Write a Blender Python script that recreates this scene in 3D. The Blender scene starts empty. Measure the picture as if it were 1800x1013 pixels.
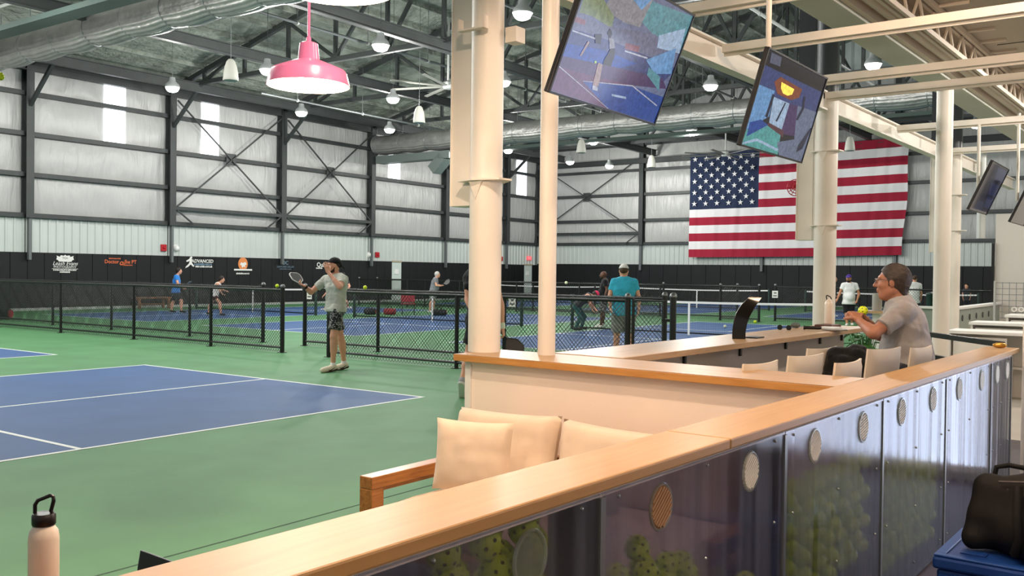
import bpy, bmesh, math, random
import numpy as np
from mathutils import Vector, Matrix, noise
random.seed(7); rng = np.random.RandomState(7)
SC = bpy.context.scene
COL = SC.collection

# ------------------------------------------------------------------ camera
cd = bpy.data.cameras.new('camera'); cam = bpy.data.objects.new('camera', cd); COL.objects.link(cam)
F, YAW, PITCH, ROLL, CH = 1646.98658, 0.621911, 0.016175, 0.012600, 1.59414
cy, sy = math.cos(YAW), math.sin(YAW)
fw = Vector((cy*math.cos(PITCH), sy*math.cos(PITCH), -math.sin(PITCH)))
rt = Vector((sy, -cy, 0.0)); dn = fw.cross(rt)
r2 = math.cos(ROLL)*rt - math.sin(ROLL)*dn; d2 = math.sin(ROLL)*rt + math.cos(ROLL)*dn
cam.matrix_world = Matrix(((r2.x, -d2.x, -fw.x, 0), (r2.y, -d2.y, -fw.y, 0), (r2.z, -d2.z, -fw.z, CH), (0, 0, 0, 1)))
cd.sensor_width = 36.0; cd.lens = F*36.0/1800.0; cd.clip_start = 0.05; cd.clip_end = 300
SC.camera = cam

# ------------------------------------------------------------------ world, exposure, light levels
w = bpy.data.worlds.new('world'); SC.world = w; w.use_nodes = True
w.node_tree.nodes['Background'].inputs[0].default_value = (1.0, 0.97, 0.93, 1)
w.node_tree.nodes['Background'].inputs[1].default_value = 0.42
SC.view_settings.view_transform = 'Standard'; SC.view_settings.look = 'None'
SC.view_settings.exposure = 0.0; SC.view_settings.gamma = 1.0; SC.view_settings.use_curve_mapping = False
HIGHBAY_W, PENDANT_W, SKYLIGHT_E = 285.0, 58.0, 2.4
HIGHBAY_C, PENDANT_C = (1.0, 0.985, 0.94), (1.0, 0.74, 0.54)

# ------------------------------------------------------------------ materials
def lin(h):
    h = h.lstrip('#'); o = []
    for i in (0, 2, 4):
        c = int(h[i:i+2], 16)/255.0
        o.append(c/12.92 if c <= 0.04045 else ((c+0.055)/1.055)**2.4)
    return (*o, 1.0)
MATS = {}
def M(name, hexc, rough=0.6, metal=0.0, spec=0.4, var=0.0, vscale=4.0, bump=0.0, bscale=30.0, stretch=(1,1,1), emit=0.0, coat=0.0, sheen=0.0, bdist=0.01):
    if name in MATS: return MATS[name]
    m = bpy.data.materials.new(name); m.use_nodes = True; nt = m.node_tree; b = nt.nodes['Principled BSDF']
    c = lin(hexc)
    b.inputs['Base Color'].default_value = c; b.inputs['Roughness'].default_value = rough; b.inputs['Metallic'].default_value = metal
    b.inputs['Specular IOR Level'].default_value = spec
    if coat: b.inputs['Coat Weight'].default_value = coat; b.inputs['Coat Roughness'].default_value = 0.15
    if sheen: b.inputs['Sheen Weight'].default_value = sheen
    if emit: b.inputs['Emission Color'].default_value = c; b.inputs['Emission Strength'].default_value = emit
    if var or bump:
        tc = nt.nodes.new('ShaderNodeTexCoord'); mp = nt.nodes.new('ShaderNodeMapping'); mp.inputs['Scale'].default_value = stretch
        nt.links.new(tc.outputs['Object'], mp.inputs['Vector'])
    if var:
        n = nt.nodes.new('ShaderNodeTexNoise'); n.inputs['Scale'].default_value = vscale; n.inputs['Detail'].default_value = 5
        nt.links.new(mp.outputs[0], n.inputs['Vector'])
        r = nt.nodes.new('ShaderNodeValToRGB'); r.color_ramp.elements[0].position = 0.3; r.color_ramp.elements[1].position = 0.7
        r.color_ramp.elements[0].color = (*[max(0, x*(1-var)) for x in c[:3]], 1); r.color_ramp.elements[1].color = (*[min(1, x*(1+var)) for x in c[:3]], 1)
        nt.links.new(n.outputs[0], r.inputs[0]); nt.links.new(r.outputs[0], b.inputs['Base Color'])
    if bump:
        n2 = nt.nodes.new('ShaderNodeTexNoise'); n2.inputs['Scale'].default_value = bscale; n2.inputs['Detail'].default_value = 4
        nt.links.new(mp.outputs[0], n2.inputs['Vector'])
        bp = nt.nodes.new('ShaderNodeBump'); bp.inputs['Strength'].default_value = bump; bp.inputs['Distance'].default_value = bdist
        nt.links.new(n2.outputs[0], bp.inputs['Height']); nt.links.new(bp.outputs[0], b.inputs['Normal'])
    MATS[name] = m; return m
def EM(name, hexc, s):
    return M(name, hexc, 0.5, 0, 0.2, emit=s)

def wood(name, h1, h2, scale=1.0, axis='X', rough=0.35, coat=0.15):
    m = bpy.data.materials.new(name); m.use_nodes = True; nt = m.node_tree; b = nt.nodes['Principled BSDF']
    tc = nt.nodes.new('ShaderNodeTexCoord'); mp = nt.nodes.new('ShaderNodeMapping')
    mp.inputs['Scale'].default_value = {'X': (0.6*scale, 9*scale, 9*scale), 'Y': (9*scale, 0.6*scale, 9*scale), 'Z': (9*scale, 9*scale, .6*scale)}[axis]
    nt.links.new(tc.outputs['Object'], mp.inputs[0])
    n = nt.nodes.new('ShaderNodeTexNoise'); n.inputs['Scale'].default_value = 3; n.inputs['Detail'].default_value = 7; n.inputs['Distortion'].default_value = 0.8
    nt.links.new(mp.outputs[0], n.inputs[0])
    r = nt.nodes.new('ShaderNodeValToRGB'); r.color_ramp.elements[0].position = .3; r.color_ramp.elements[1].position = .72
    r.color_ramp.elements[0].color = lin(h1); r.color_ramp.elements[1].color = lin(h2)
    nt.links.new(n.outputs[0], r.inputs[0]); nt.links.new(r.outputs[0], b.inputs['Base Color'])
    b.inputs['Roughness'].default_value = rough; b.inputs['Coat Weight'].default_value = coat; b.inputs['Coat Roughness'].default_value = .25
    MATS[name] = m; return m

# ------------------------------------------------------------------ mesh helpers
class MB:
    def __init__(s): s.v = []; s.f = []; s.m = []
    def add(s, vs, fs, mi=0):
        o = len(s.v); s.v.extend([tuple(map(float, p)) for p in vs]); s.f.extend([tuple(o+i for i in f) for f in fs]); s.m.extend([mi]*len(fs)); return s
    def bx(s, x0, x1, y0, y1, z0, z1, mi=0):
        return s.add([(x0,y0,z0),(x1,y0,z0),(x1,y1,z0),(x0,y1,z0),(x0,y0,z1),(x1,y0,z1),(x1,y1,z1),(x0,y1,z1)],
            [(0,3,2,1),(4,5,6,7),(0,1,5,4),(1,2,6,5),(2,3,7,6),(3,0,4,7)], mi)
    def obox(s, c, u, v, n, su, sv, sn, mi=0):
        c, u, v, n = map(Vector, (c, u, v, n)); P = []
        for k in (-1, 1):
            for a, b in ((-1,-1),(1,-1),(1,1),(-1,1)): P.append(c+u*(a*su/2)+v*(b*sv/2)+n*(k*sn/2))
        fs = [(0,3,2,1),(4,5,6,7),(0,1,5,4),(1,2,6,5),(2,3,7,6),(3,0,4,7)]
        if u.cross(v).dot(n) < 0: fs = [f[::-1] for f in fs]
        return s.add(P, fs, mi)
    def bar(s, a, b, w, h, up=(0,0,1), mi=0):
        a, b = Vector(a), Vector(b); d = (b-a); L = d.length; d.normalize(); up = Vector(up)
        side = d.cross(up)
        if side.length < 1e-4: side = d.cross(Vector((1,0,0)))
        side.normalize(); n = side.cross(d)
        return s.obox((a+b)/2, d, side, n, L, w, h, mi)
    def ibeam(s, a, b, w, h, t, up=(0,0,1), mi=0):
        a, b = Vector(a), Vector(b); d = (b-a).normalized(); up = Vector(up); side = d.cross(up).normalized(); n = side.cross(d)
        for off, ww, hh in ((n*(h/2-t/2), w, t), (n*(-h/2+t/2), w, t), (Vector((0,0,0)), t, h-2*t)):
            s.bar(a+off, b+off, ww, hh, n, mi)
        return s
    def path(s, pts, r, n=8, mi=0, cap=True, closed=False):
        pts = [Vector(p) for p in pts]; k = len(pts); rr = r if isinstance(r, (list, tuple)) else [r]*k
        o = len(s.v); prev = None
        for i, p in enumerate(pts):
            if closed: d = pts[(i+1) % k]-pts[i-1]
            else: d = pts[min(i+1, k-1)]-pts[max(i-1, 0)]
            d.normalize()
            if prev is None:
                a = d.cross(Vector((0,0,1)))
                if a.length < 1e-3: a = d.cross(Vector((0,1,0)))
            else: a = prev - d*prev.dot(d)
            a.normalize(); prev = a; b = d.cross(a)
            for j in range(n):
                t = 2*math.pi*j/n; s.v.append(tuple(p + (a*math.cos(t)+b*math.sin(t))*rr[i]))
        for i in range(k if closed else k-1):
            i2 = (i+1) % k
            for j in range(n):
                s.f.append((o+i*n+j, o+i*n+(j+1) % n, o+i2*n+(j+1) % n, o+i2*n+j)); s.m.append(mi)
        if cap and not closed:
            s.f.append(tuple(o+j for j in reversed(range(n)))); s.m.append(mi)
            s.f.append(tuple(o+(k-1)*n+j for j in range(n))); s.m.append(mi)
        return s
    def tube(s, a, b, r, n=8, mi=0): return s.path([a, b], r, n, mi)
    def lathe(s, prof, c, n=24, mi=0, ax=(0,0,1), cap=True):
        c, ax = Vector(c), Vector(ax).normalized(); a = ax.orthogonal().normalized(); b = ax.cross(a); o = len(s.v)
        for r, z in prof:
            for j in range(n):
                t = 2*math.pi*j/n; s.v.append(tuple(c+ax*z+(a*math.cos(t)+b*math.sin(t))*max(r, 1e-4)))
        k = len(prof)
        for i in range(k-1):
            for j in range(n):
                s.f.append((o+i*n+j, o+i*n+(j+1) % n, o+(i+1)*n+(j+1) % n, o+(i+1)*n+j)); s.m.append(mi)
        if cap:
            s.f.append(tuple(o+j for j in reversed(range(n)))); s.m.append(mi)
            s.f.append(tuple(o+(k-1)*n+j for j in range(n))); s.m.append(mi)
        return s
    def grid(s, fn, nu, nv, mi=0):
        o = len(s.v)
        for i in range(nu+1):
            for j in range(nv+1): s.v.append(tuple(map(float, fn(i/nu, j/nv))))
        for i in range(nu):
            for j in range(nv):
                a = o+i*(nv+1)+j; s.f.append((a, a+nv+1, a+nv+2, a+1)); s.m.append(mi)
        return s
    def prism(s, poly, c, u, v, n, t, mi=0):
        c, u, v, n = map(Vector, (c, u, v, n)); k = len(poly)
        P = [c+u*a+v*b-n*t/2 for a, b in poly]+[c+u*a+v*b+n*t/2 for a, b in poly]
        return s.add(P, [tuple(reversed(range(k))), tuple(range(k, 2*k))]+[(i, (i+1) % k, k+(i+1) % k, k+i) for i in range(k)], mi)
    def build(s, name, mats, parent=None, smooth=None, bevel=0.0, kind=None):
        me = bpy.data.meshes.new(name); org = np.array(world_loc(parent)); v = np.array(s.v, float).reshape(-1, 3)-org
        me.from_pydata([tuple(p) for p in v], [], s.f)
        if not isinstance(mats, (list, tuple)): mats = [mats]
        for m in mats: me.materials.append(m)
        if len(mats) > 1: me.polygons.foreach_set('material_index', s.m)
        me.update()
        if smooth: me.shade_smooth(); me.set_sharp_from_angle(angle=math.radians(smooth))
        o = bpy.data.objects.new(name, me); COL.objects.link(o)
        if parent: o.parent = parent
        else: pass
        if bevel:
            bv = o.modifiers.new('bevel', 'BEVEL'); bv.width = bevel; bv.segments = 2; bv.limit_method = 'ANGLE'; bv.harden_normals = False
        if kind: o['kind'] = kind
        return o
def world_loc(o):
    l = Vector((0,0,0))
    while o is not None: l = l+o.location; o = o.parent
    return l
def tag(o, label, cat, group=None):
    o['label'] = label; o['category'] = cat
    if group: o['group'] = group
    return o
def thing(name, label, cat, loc, group=None):
    o = bpy.data.objects.new(name, None); COL.objects.link(o); o.location = loc; o.empty_display_size = .1
    return tag(o, label, cat, group)
def center(o):
    """put the origin of a single-mesh thing at the middle of its base"""
    me = o.data; v = np.array([p.co[:] for p in me.vertices]); c = np.array([(v[:,0].min()+v[:,0].max())/2, (v[:,1].min()+v[:,1].max())/2, v[:,2].min()])
    me.transform(Matrix.Translation(-Vector(c))); o.location = Vector(c); return o
def copy_tree(o, parent=None):
    c = o.copy(); COL.objects.link(c)
    if parent: c.parent = parent
    for ch in list(o.children): copy_tree(ch, c)
    return c
def text(body, size, c, u, v, mat, parent, name='lettering', ext=.002, bold=False, shear=0.0, align='CENTER'):
    cu = bpy.data.curves.new('tmp', 'FONT'); cu.body = body; cu.size = size; cu.align_x = align; cu.align_y = 'CENTER'; cu.extrude = ext; cu.shear = shear
    cu.resolution_u = 3
    if bold: cu.offset = size*.018
    to = bpy.data.objects.new('tmp', cu); COL.objects.link(to)
    dg = bpy.context.evaluated_depsgraph_get(); me = bpy.data.meshes.new_from_object(to.evaluated_get(dg)); bpy.data.objects.remove(to)
    u, v = Vector(u), Vector(v); n = u.cross(v); c = Vector(c)-world_loc(parent)
    me.transform(Matrix(((u.x, v.x, n.x, c.x), (u.y, v.y, n.y, c.y), (u.z, v.z, n.z, c.z), (0,0,0,1))))
    me.materials.clear(); me.materials.append(mat)
    o = bpy.data.objects.new(name, me); COL.objects.link(o); o.parent = parent
    return o

m_dark = M('charcoal_steel', '#3e4242', .5, .2, .4, var=.12, vscale=2)
m_dark2 = M('dark_green_steel', '#35443f', .55, .2, .3)
m_black = M('black_paint', '#0e0f10', .38, 0, .5)
m_cream = M('cream_paint', '#e4ddd2', .42, 0, .45, var=.03, vscale=3, bump=.12, bscale=40)
m_white = M('white_paint', '#e9e9e6', .5, 0, .4)
m_greyp = M('pale_grey_pipe', '#b9bdba', .45, .3, .4)
m_whitetape = M('white_tape', '#f2f2ee', .6)
m_netcord = M('net_cord', '#1a1c1c', .8)
m_galv = M('galvanised', '#9fa4a4', .35, .7, .5)
m_line = M('court_line_white', '#e9eeea', .55, 0, .3)

# ================================================================== THE HALL
def struct(mb, name, mat, parent=None, **k):
    o = mb.build(name, mat, parent, **k)
    if not parent: o['kind'] = 'structure'
    return o
# ---- floor with painted courts
def court_mat(name, hexc, var, rough):
    m = M(name, hexc, rough, 0, .18, var=var, vscale=1.3, bump=.08, bscale=160, bdist=.002)
    return m
m_green = court_mat('court_green', '#56895d', .10, .6)
m_blue = court_mat('court_blue', '#40608f', .09, .6)
floor = struct(MB().bx(-16, 52, -9, 35, -.25, 0), 'floor', m_green)
def court(x0, x1, y0, y1, kx=4.57):
    t = .0025
    MB().bx(x0, x1, y0, y1, 0.0005, .0015).build('court_paint', m_blue, floor)
    w = .05
    L = MB()
    for a in (x0, x1-w): L.bx(a, a+w, y0+w, y1-w, .0016, t+.001)
    for a in (y0, y1-w): L.bx(x0, x1, a, a+w, .0016, t+.001)
    for a in (x0+kx, x1-kx): L.bx(a-w/2, a+w/2, y0, y1, .0016, t+.0012)
    ym = (y0+y1)/2
    L.bx(x0, x0+kx, ym-w/2, ym+w/2, .0016, t+.0014); L.bx(x1-kx, x1, ym-w/2, ym+w/2, .0016, t+.0014)
    L.build('court_line', m_line, floor)
ROWY = {0: [(7.8, 13.9), (16.6, 22.7), (25.4, 31.5)], 1: [(7.45, 13.55), (16.43, 22.53), (25.12, 31.22)], 2: [(7.3, 13.4), (16.3, 22.4), (25.0, 31.1)]}
for (xa, xb), k in (((-4.38, 9.03), 0), ((16.38, 29.79), 1), ((35.6, 49.0), 2)):
    for y0, y1 in ROWY[k]: court(xa, xb, y0, y1)
lf = struct(MB().bx(-6, 10.4, -9, 3.36, .0005, .004), 'floor_lounge', M('plum_floor', '#43363c', .55, 0, .3, var=.15, vscale=3))
lw = struct(MB().bx(10.42, 23.4, -9, 3.3, .0005, .004), 'floor_walkway', M('walkway_floor', '#b9b3aa', .5, 0, .3, var=.06, vscale=2))
# expansion joint in the green slab by the lounge
m_joint = M('joint_dark', '#2c4a36', .8)
MB().bx(-6, 12, 4.53, 4.545, .0005, .0012).build('expansion_joint', m_joint, floor)
m_scuff = M('scuff', '#8fae93', .6)

# ---- long wall on the left (along x at y = 34)
YW, XW = 34.03, 50.25
m_vinyl = None
def vinyl_mat():
    m = bpy.data.materials.new('insulation_vinyl'); m.use_nodes = True; nt = m.node_tree; b = nt.nodes['Principled BSDF']
    b.inputs['Base Color'].default_value = lin('#b2b3b1'); b.inputs['Roughness'].default_value = .36; b.inputs['Specular IOR Level'].default_value = .5
    tc = nt.nodes.new('ShaderNodeTexCoord'); mp = nt.nodes.new('ShaderNodeMapping'); mp.inputs['Scale'].default_value = (2.6, 2.6, .45)
    nt.links.new(tc.outputs['Object'], mp.inputs[0])
    n = nt.nodes.new('ShaderNodeTexNoise'); n.inputs['Scale'].default_value = 1.6; n.inputs['Detail'].default_value = 6; n.inputs['Distortion'].default_value = .6
    nt.links.new(mp.outputs[0], n.inputs[0])
    bp = nt.nodes.new('ShaderNodeBump'); bp.inputs['Strength'].default_value = .55; bp.inputs['Distance'].default_value = .12
    nt.links.new(n.outputs[0], bp.inputs['Height']); nt.links.new(bp.outputs[0], b.inputs['Normal'])
    return m
m_vinyl = vinyl_mat()
m_wains = M('pale_green_metal', '#c3cac6', .45, .1, .4, var=.03, vscale=1)
m_pad = M('black_wall_pad', '#101215', .6, 0, .35, var=.2, vscale=1.5)
m_sky = EM('daylight_panel', '#f4f8ff', SKYLIGHT_E)
m_gap = M('pale_wall', '#c9d3cf', .6)
GZ = [3.45, 4.92, 6.38, 7.83, 8.6]
COLX = [-0.25, 5.58, 11.42, 17.25, 23.09, 28.91, 34.75, 40.68, 46.53]
wall_left = struct(MB().bx(-6, 50.4, YW+.12, YW+.3, 0, 9.3), 'wall_left', m_gap)
wall_back = struct(MB().bx(XW+.12, XW+.3, -6, YW+.3, 0, 14.5), 'wall_back', m_gap)
def blanket(parent, p0, u, length, z0, z1, inward, seed):
    """one bulging blanket of vinyl-faced insulation between two girts; skylight gaps are left by the caller"""
    p0, u, inward = Vector(p0), Vector(u), Vector(inward); nu = max(4, int(length*4)); nv = 10
    def fn(a, b):
        bul = .07*math.sin(math.pi*b)**.6*min(1, 6*min(a, 1-a)*1.0+.25)
        p = p0+u*(length*a)+Vector((0,0,z0+(z1-z0)*b))
        wr = noise.noise(Vector((length*a*1.7+seed*9.1, b*1.2, seed)))*.05+noise.noise(Vector((length*a*5.5+seed*3, b*1.6, seed+5)))*.018*(1.2-abs(b-.75))
        return p+inward*(bul+wr*min(1, 8*b)*min(1, 8*(1-b)))
    return MB().grid(fn, nu, nv).build('insulation_panel', m_vinyl, parent, smooth=60)
def ribbed(parent, p0, u, length, z0, z1, inward, pitch=.305):
    p0, u, inward = Vector(p0), Vector(u), Vector(inward); prof = []; x = 0.0
    while x < length-.01:
        for dx, h in ((0, 0), (.19, 0), (.215, .035), (.28, .035)):
            if x+dx < length: prof.append((x+dx, h))
        x += pitch
    prof.append((length, 0)); mb = MB(); V = []
    for a, h in prof:
        for z in (z0, z1): V.append(p0+u*a+inward*h+Vector((0,0,z)))
    mb.add(V, [(2*i, 2*i+2, 2*i+3, 2*i+1) for i in range(len(prof)-1)])
    return mb.build('metal_panel', m_wains, parent)
sky_spans = [(20.27, 21.17, 1), (24.68, 25.56, 2), (36.2, 37.11, 3), (47.85, 48.9, 4)]
seed = 0
for i, x in enumerate(COLX):
    xe = COLX[i+1] if i+1 < len(COLX) else XW+.1
    for j in range(len(GZ)-1):
        z0, z1 = GZ[j]+.06, GZ[j+1]-.04
        if j == 3: z1 = 9.0
        cuts = [x+.14, xe-.14]
        for a, b, n in sky_spans:
            if x < a < xe and j >= 2: cuts = [x+.14, a, b, xe-.14]
        for k in range(0, len(cuts), 2):
            seed += 1; blanket(wall_left, (cuts[k], YW+.02, 0), (1,0,0), cuts[k+1]-cuts[k], z0, z1, (0,-1,0), seed)
    ribbed(wall_left, (x+.02, YW-.02, 0), (1,0,0), xe-x-.04, 2.1, 3.36, (0,-1,0))
for a, b, n in sky_spans:
    s = MB().bx(a, b, YW-.02, YW+.03, 6.42, 8.66).build('window_%d' % n, m_sky); s['kind'] = 'structure'
def wall_steel(parent, along, pts, fixed, inward, braces, zt=9.0, eave=True, girts=GZ):
    """columns, girts and rods as parts of one wall. along: function (s, z, off)->point"""
    a, b = pts[0], pts[-1]
    for z in girts[:-1]:
        for s0, s1 in zip(pts[:-1], pts[1:]):
            MB().bar(along(s0+.13, z, .13), along(s1-.13, z, .13), .2, .16).build('girt', m_dark, parent)
    for s in pts:
        mb = MB().ibeam(along(s, 3.36, .2), along(s, zt, .2), .28, .36, .035, up=inward)
        mb.build('wall_column', m_dark, parent)
        MB().bar(along(s+.06, 1.85, .2), along(s+.06, 3.36, .2), .14, .1).build('downpipe', m_greysteel, parent)
    for s0, s1 in braces:
        for (u0, z0, u1, z1) in ((s0+.2, 4.15, s1-.2, 8.5), (s0+.2, 8.5, s1-.2, 4.15)):
            MB().bar(along(u0, z0, .36), along(u1, z1, .36), .06, .05).build('brace_rod', m_dark, parent)
        for (u0, z0, u1, z1) in ((s0+.2, 4.0, s0+1.0, 3.45), (s1-.2, 4.0, s1-1.0, 3.45)):
            MB().bar(along(u0, z0, .36), along(u1, z1, .36), .06, .05).build('brace_rod', m_dark, parent)
        MB().bar(along(s0+.13, 4.08, .3), along(s1-.13, 4.08, .3), .16, .14).build('girt', m_dark, parent)
        c = Vector(along((s0+s1)/2, 6.36, .3)); d = (Vector(along(s1, 0, 0))-Vector(along(s0, 0, 0))).normalized()
        MB().obox(c, d, (0,0,1), inward, .5, .5, .02).build('gusset', m_dark, parent)
m_greysteel = M('grey_steel', '#6a6f70', .5, .3, .4)
alongL = lambda s, z, off: (s, YW-off, z)
alongB = lambda s, z, off: (XW-off, s, z)
wall_steel(wall_left, alongL, COLX+[XW-.05], YW, (0,-1,0), [(23.09, 28.91), (28.91, 34.75)])
MB().ibeam((-6, YW-.3, 8.8), (50, YW-.3, 8.8), .22, .34, .03).build('eave_beam', m_dark, wall_left)
COLB = [YW-.05, 26.4, 18.9, 11.9, 5.2, -1.0]
GZB = [3.45, 4.85, 6.4, 7.85, 9.4, 10.9, 12.4]
for i in range(len(COLB)-1):
    y1, y0 = COLB[i], COLB[i+1]
    for j in range(len(GZB)-1):
        seed += 1; blanket(wall_back, (XW+.02, y0+.14, 0), (0,1,0), y1-y0-.28, GZB[j]+.06, GZB[j+1]-.04, (-1,0,0), seed)
    ribbed(wall_back, (XW-.02, y0+.02, 0), (0,1,0), y1-y0-.04, 2.15, 3.36, (-1,0,0))
wall_steel(wall_back, alongB, COLB[::-1], XW, (-1,0,0), [(26.4, YW-.05), (-1.0, 5.2)], zt=13.5, girts=GZB)
for s in (5.2, 11.9, 18.9, 26.4, YW-.1):
    pass
MB().ibeam((XW-.42, -4, 8.35), (XW-.42, YW-.2, 8.35), .2, .3, .03).build('wall_beam', m_dark, wall_back)

# ---- black wall pads, each board its own panel
def pads(name, label, along, s0, s1, step, z1, inward):
    t = thing(name, label, 'wall padding', along(s0, 0, .06)); s = s0; mb = None; proto = None
    while s < s1-.05:
        e = min(s+step, s1); c = (Vector(along(s, 0, .06))+Vector(along(e, 0, .06)))/2
        d = (Vector(along(e, 0, 0))-Vector(along(s, 0, 0)))
        MB().obox(c+Vector((0,0,(z1+.1)/2)), d.normalized(), (0,0,1), inward, d.length-.012, z1-.1, .07).build('panel', m_pad, t, bevel=.012)
        s = e
    return t
padA = pads('wall_padding', 'long run of black wall pads with white and orange sponsor lettering', alongL, 14.2, 36.45, .62, 2.12, (0,-1,0))
padB = pads('wall_padding', 'black wall pads between the two pale door strips of the long wall', alongL, 37.22, 48.65, .62, 2.12, (0,-1,0))
padC = pads('wall_padding', 'short black wall pads in the far corner beside the exit sign', alongL, 49.55, 50.2, .62, 2.12, (0,-1,0))
padD = pads('wall_padding', 'black wall pads along the far end wall under the flag', alongB, 7.0, 34.0, .9, 2.2, (-1,0,0))
struct(MB().bx(-6, 50.2, YW-.1, YW+.1, 0, .1), 'baseboard_left', M('grey_kerb', '#a9b0aa', .7))
# ---- sponsor lettering on the pads
mw, mo, mb_ = M('print_white', '#e6e6e2', .6), M('print_orange', '#d2663a', .6), M('print_blue', '#6d8496', .6)
mo2 = M('print_orange_light', '#e08a4e', .6)
UX, UZ = (1,0,0), (0,0,1); YL = YW-.1
def P_(x, z): return (x, YL, z)
def scribble(x, z, w, h, n, mat):
    mb = MB(); xs = x-w/2
    for i in range(n):
        ww = w/n*(.55+.3*rng.rand()); mb.bx(xs, xs+ww, YL-.002, YL, z-h/2, z+h/2*(.4+.6*rng.rand())); xs += w/n
    mb.build('small_print', mat, padA)
text('Leash Evans', .20, P_(18.7, 1.73), UX, UZ, mw, padA, shear=.35)
text('PHOTOGRAPHY', .12, P_(18.7, 1.60), UX, UZ, mw, padA)
MB().bx(18.2, 19.2, YL-.003, YL, 1.525, 1.54).build('logo_rule', mw, padA)
scribble(18.7, 1.49, .9, .05, 15, mw)
scribble(18.7, 1.42, .4, .07, 7, mw)
# banner emblem above the photographer's name
MB().prism([(-.34,.02),(-.28,.0),(-.24,-.06),(.24,-.06),(.28,0),(.34,.02),(.31,.1),(.33,.16),(.2,.12),(.17,.18),(.05,.16),(0,.2),(-.05,.16),(-.17,.18),(-.2,.12),(-.33,.16),(-.31,.1)], (18.7, YL, 1.86), UX, UZ, (0,-1,0), .004).build('logo_banner', mw, padA)
text('TO1', .12, (18.7, YL-.004, 1.93), UX, UZ, M('print_black', '#121212', .6), padA)
text('Doctor    the PT', .2, P_(20.95, 1.83), UX, UZ, mo, padA, bold=True)
text('of', .3, P_(21.0, 1.80), UX, UZ, mo, padA, shear=.3, bold=True)
scribble(20.7, 1.96, .5, .05, 9, mo)
scribble(21.25, 1.71, .45, .05, 9, mo)
text('ADVANCED', .2, P_(24.72, 1.92), UX, UZ, mw, padA, bold=True, shear=.1)
scribble(24.75, 1.79, .9, .1, 12, mb_)
scribble(24.8, 1.695, .85, .07, 12, mw)
MB().prism([(-.02,.3),(.06,.34),(.1,.28),(.05,.22),(.16,.2),(.14,.15),(.06,.15),(.1,.04),(.2,-.08),(.14,-.1),(.02,.0),(-.1,-.1),(-.24,-.16),(-.22,-.1),(-.08,.02),(-.02,.14),(-.18,.1),(-.2,.15),(-.04,.24)], (24.12, YL, 1.78), UX, UZ, (0,-1,0), .004).build('logo_runner', mw, padA)
MB().prism([(.26*math.cos(q), .29*math.sin(q)) for q in np.linspace(0, 6.2, 26)], (26.83, YL, 1.84), UX, UZ, (0,-1,0), .004).build('logo_disc', mo2, padA)
MB().bx(26.35, 27.33, YL-.006, YL, 1.545, 1.615).build('logo_bar', mw, padA)
MB().prism([(-.17,-.02),(-.1,.08),(.0,.05),(.12,.1),(.2,.0),(.1,-.06),(.14,-.16),(.05,-.1),(-.05,-.16),(-.08,-.06)], (26.83, YL-.005, 1.83), UX, UZ, (0,-1,0), .003).build('logo_mark', mw, padA)
scribble(26.83, 1.42, .72, .08, 13, mw)
text('DC', .24, P_(29.25, 1.92), UX, UZ, mb_, padA, bold=True)
text('DIAMOND CELLAR', .12, P_(29.25, 1.74), UX, UZ, mb_, padA)
scribble(29.25, 1.64, .7, .03, 12, mb_)
text('Quikg', .3, P_(31.55, 1.86), UX, UZ, mw, padA, bold=True)
scribble(31.35, 1.71, .42, .08, 7, mw)
# ---- small devices on the wainscot
m_red = M('alarm_red', '#b3202a', .4); m_exit = EM('exit_sign_glow', '#ff5a66', .8)
alarmlabels = ['red fire alarm box at the left wall near the knee-braced second column', 'red fire alarm box above the gap beside the second long black pad run', 'small red alarm box just right of the peach round column']
for (x, lab) in zip((22.86, 35.36, 46.2), alarmlabels):
    t = thing('fire_alarm', lab, 'alarm', (x, YW-.06, 2.3)); MB().bx(x-.13, x+.13, YW-.12, YW-.04, 2.3, 2.58).build('body', m_red, t, bevel=.02); MB().lathe([(.07,0),(.05,.05)], (x, YW-.12, 2.46), 12, ax=(0,-1,0)).build('horn', m_red, t)
for x, lab in ((23.45, 'white dome sensor beside the red fire alarm near the second column'), (34.8, 'white dome sensor left of the middle red fire alarm')):
    t = thing('sensor', lab, 'sensor', (x, YW-.06, 2.35)); MB().lathe([(.14,0),(.13,.08),(.07,.16),(.0,.18)], (x, YW-.04, 2.43), 14, ax=(0,-1,0)).build('dome', m_white, t, smooth=50); MB().lathe([(.16,0),(.16,.03)], (x, YW-.03, 2.43), 14, ax=(0,-1,0)).build('base', m_white, t)
t = thing('exit_sign', 'glowing pink-red exit sign over the far corner door strip', 'sign', (49.15, YW-.08, 2.42)); MB().bx(48.95, 49.4, YW-.14, YW-.06, 2.42, 2.66).build('box', m_exit, t, bevel=.01); text('EXIT', .2, (49.17, YW-.145, 2.54), UX, UZ, m_white, t)
# pale door leaves between the pads
for x0, x1, n in ((36.48, 37.2, 1), (48.68, 49.52, 2)):
    d = MB().bx(x0, x1, YW-.08, YW-.02, 0, 2.08).build('door_%d' % n, m_gap); d['kind'] = 'structure'
    MB().bx(x0+.2, x0+.5, YW-.11, YW-.08, 1.45, 1.7).build('door_sign', m_white, d)
    MB().bx(x0, x1, YW-.12, YW-.06, 2.08, 2.16).build('door_frame', M('tan_trim', '#a79d86', .6), d)

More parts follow.
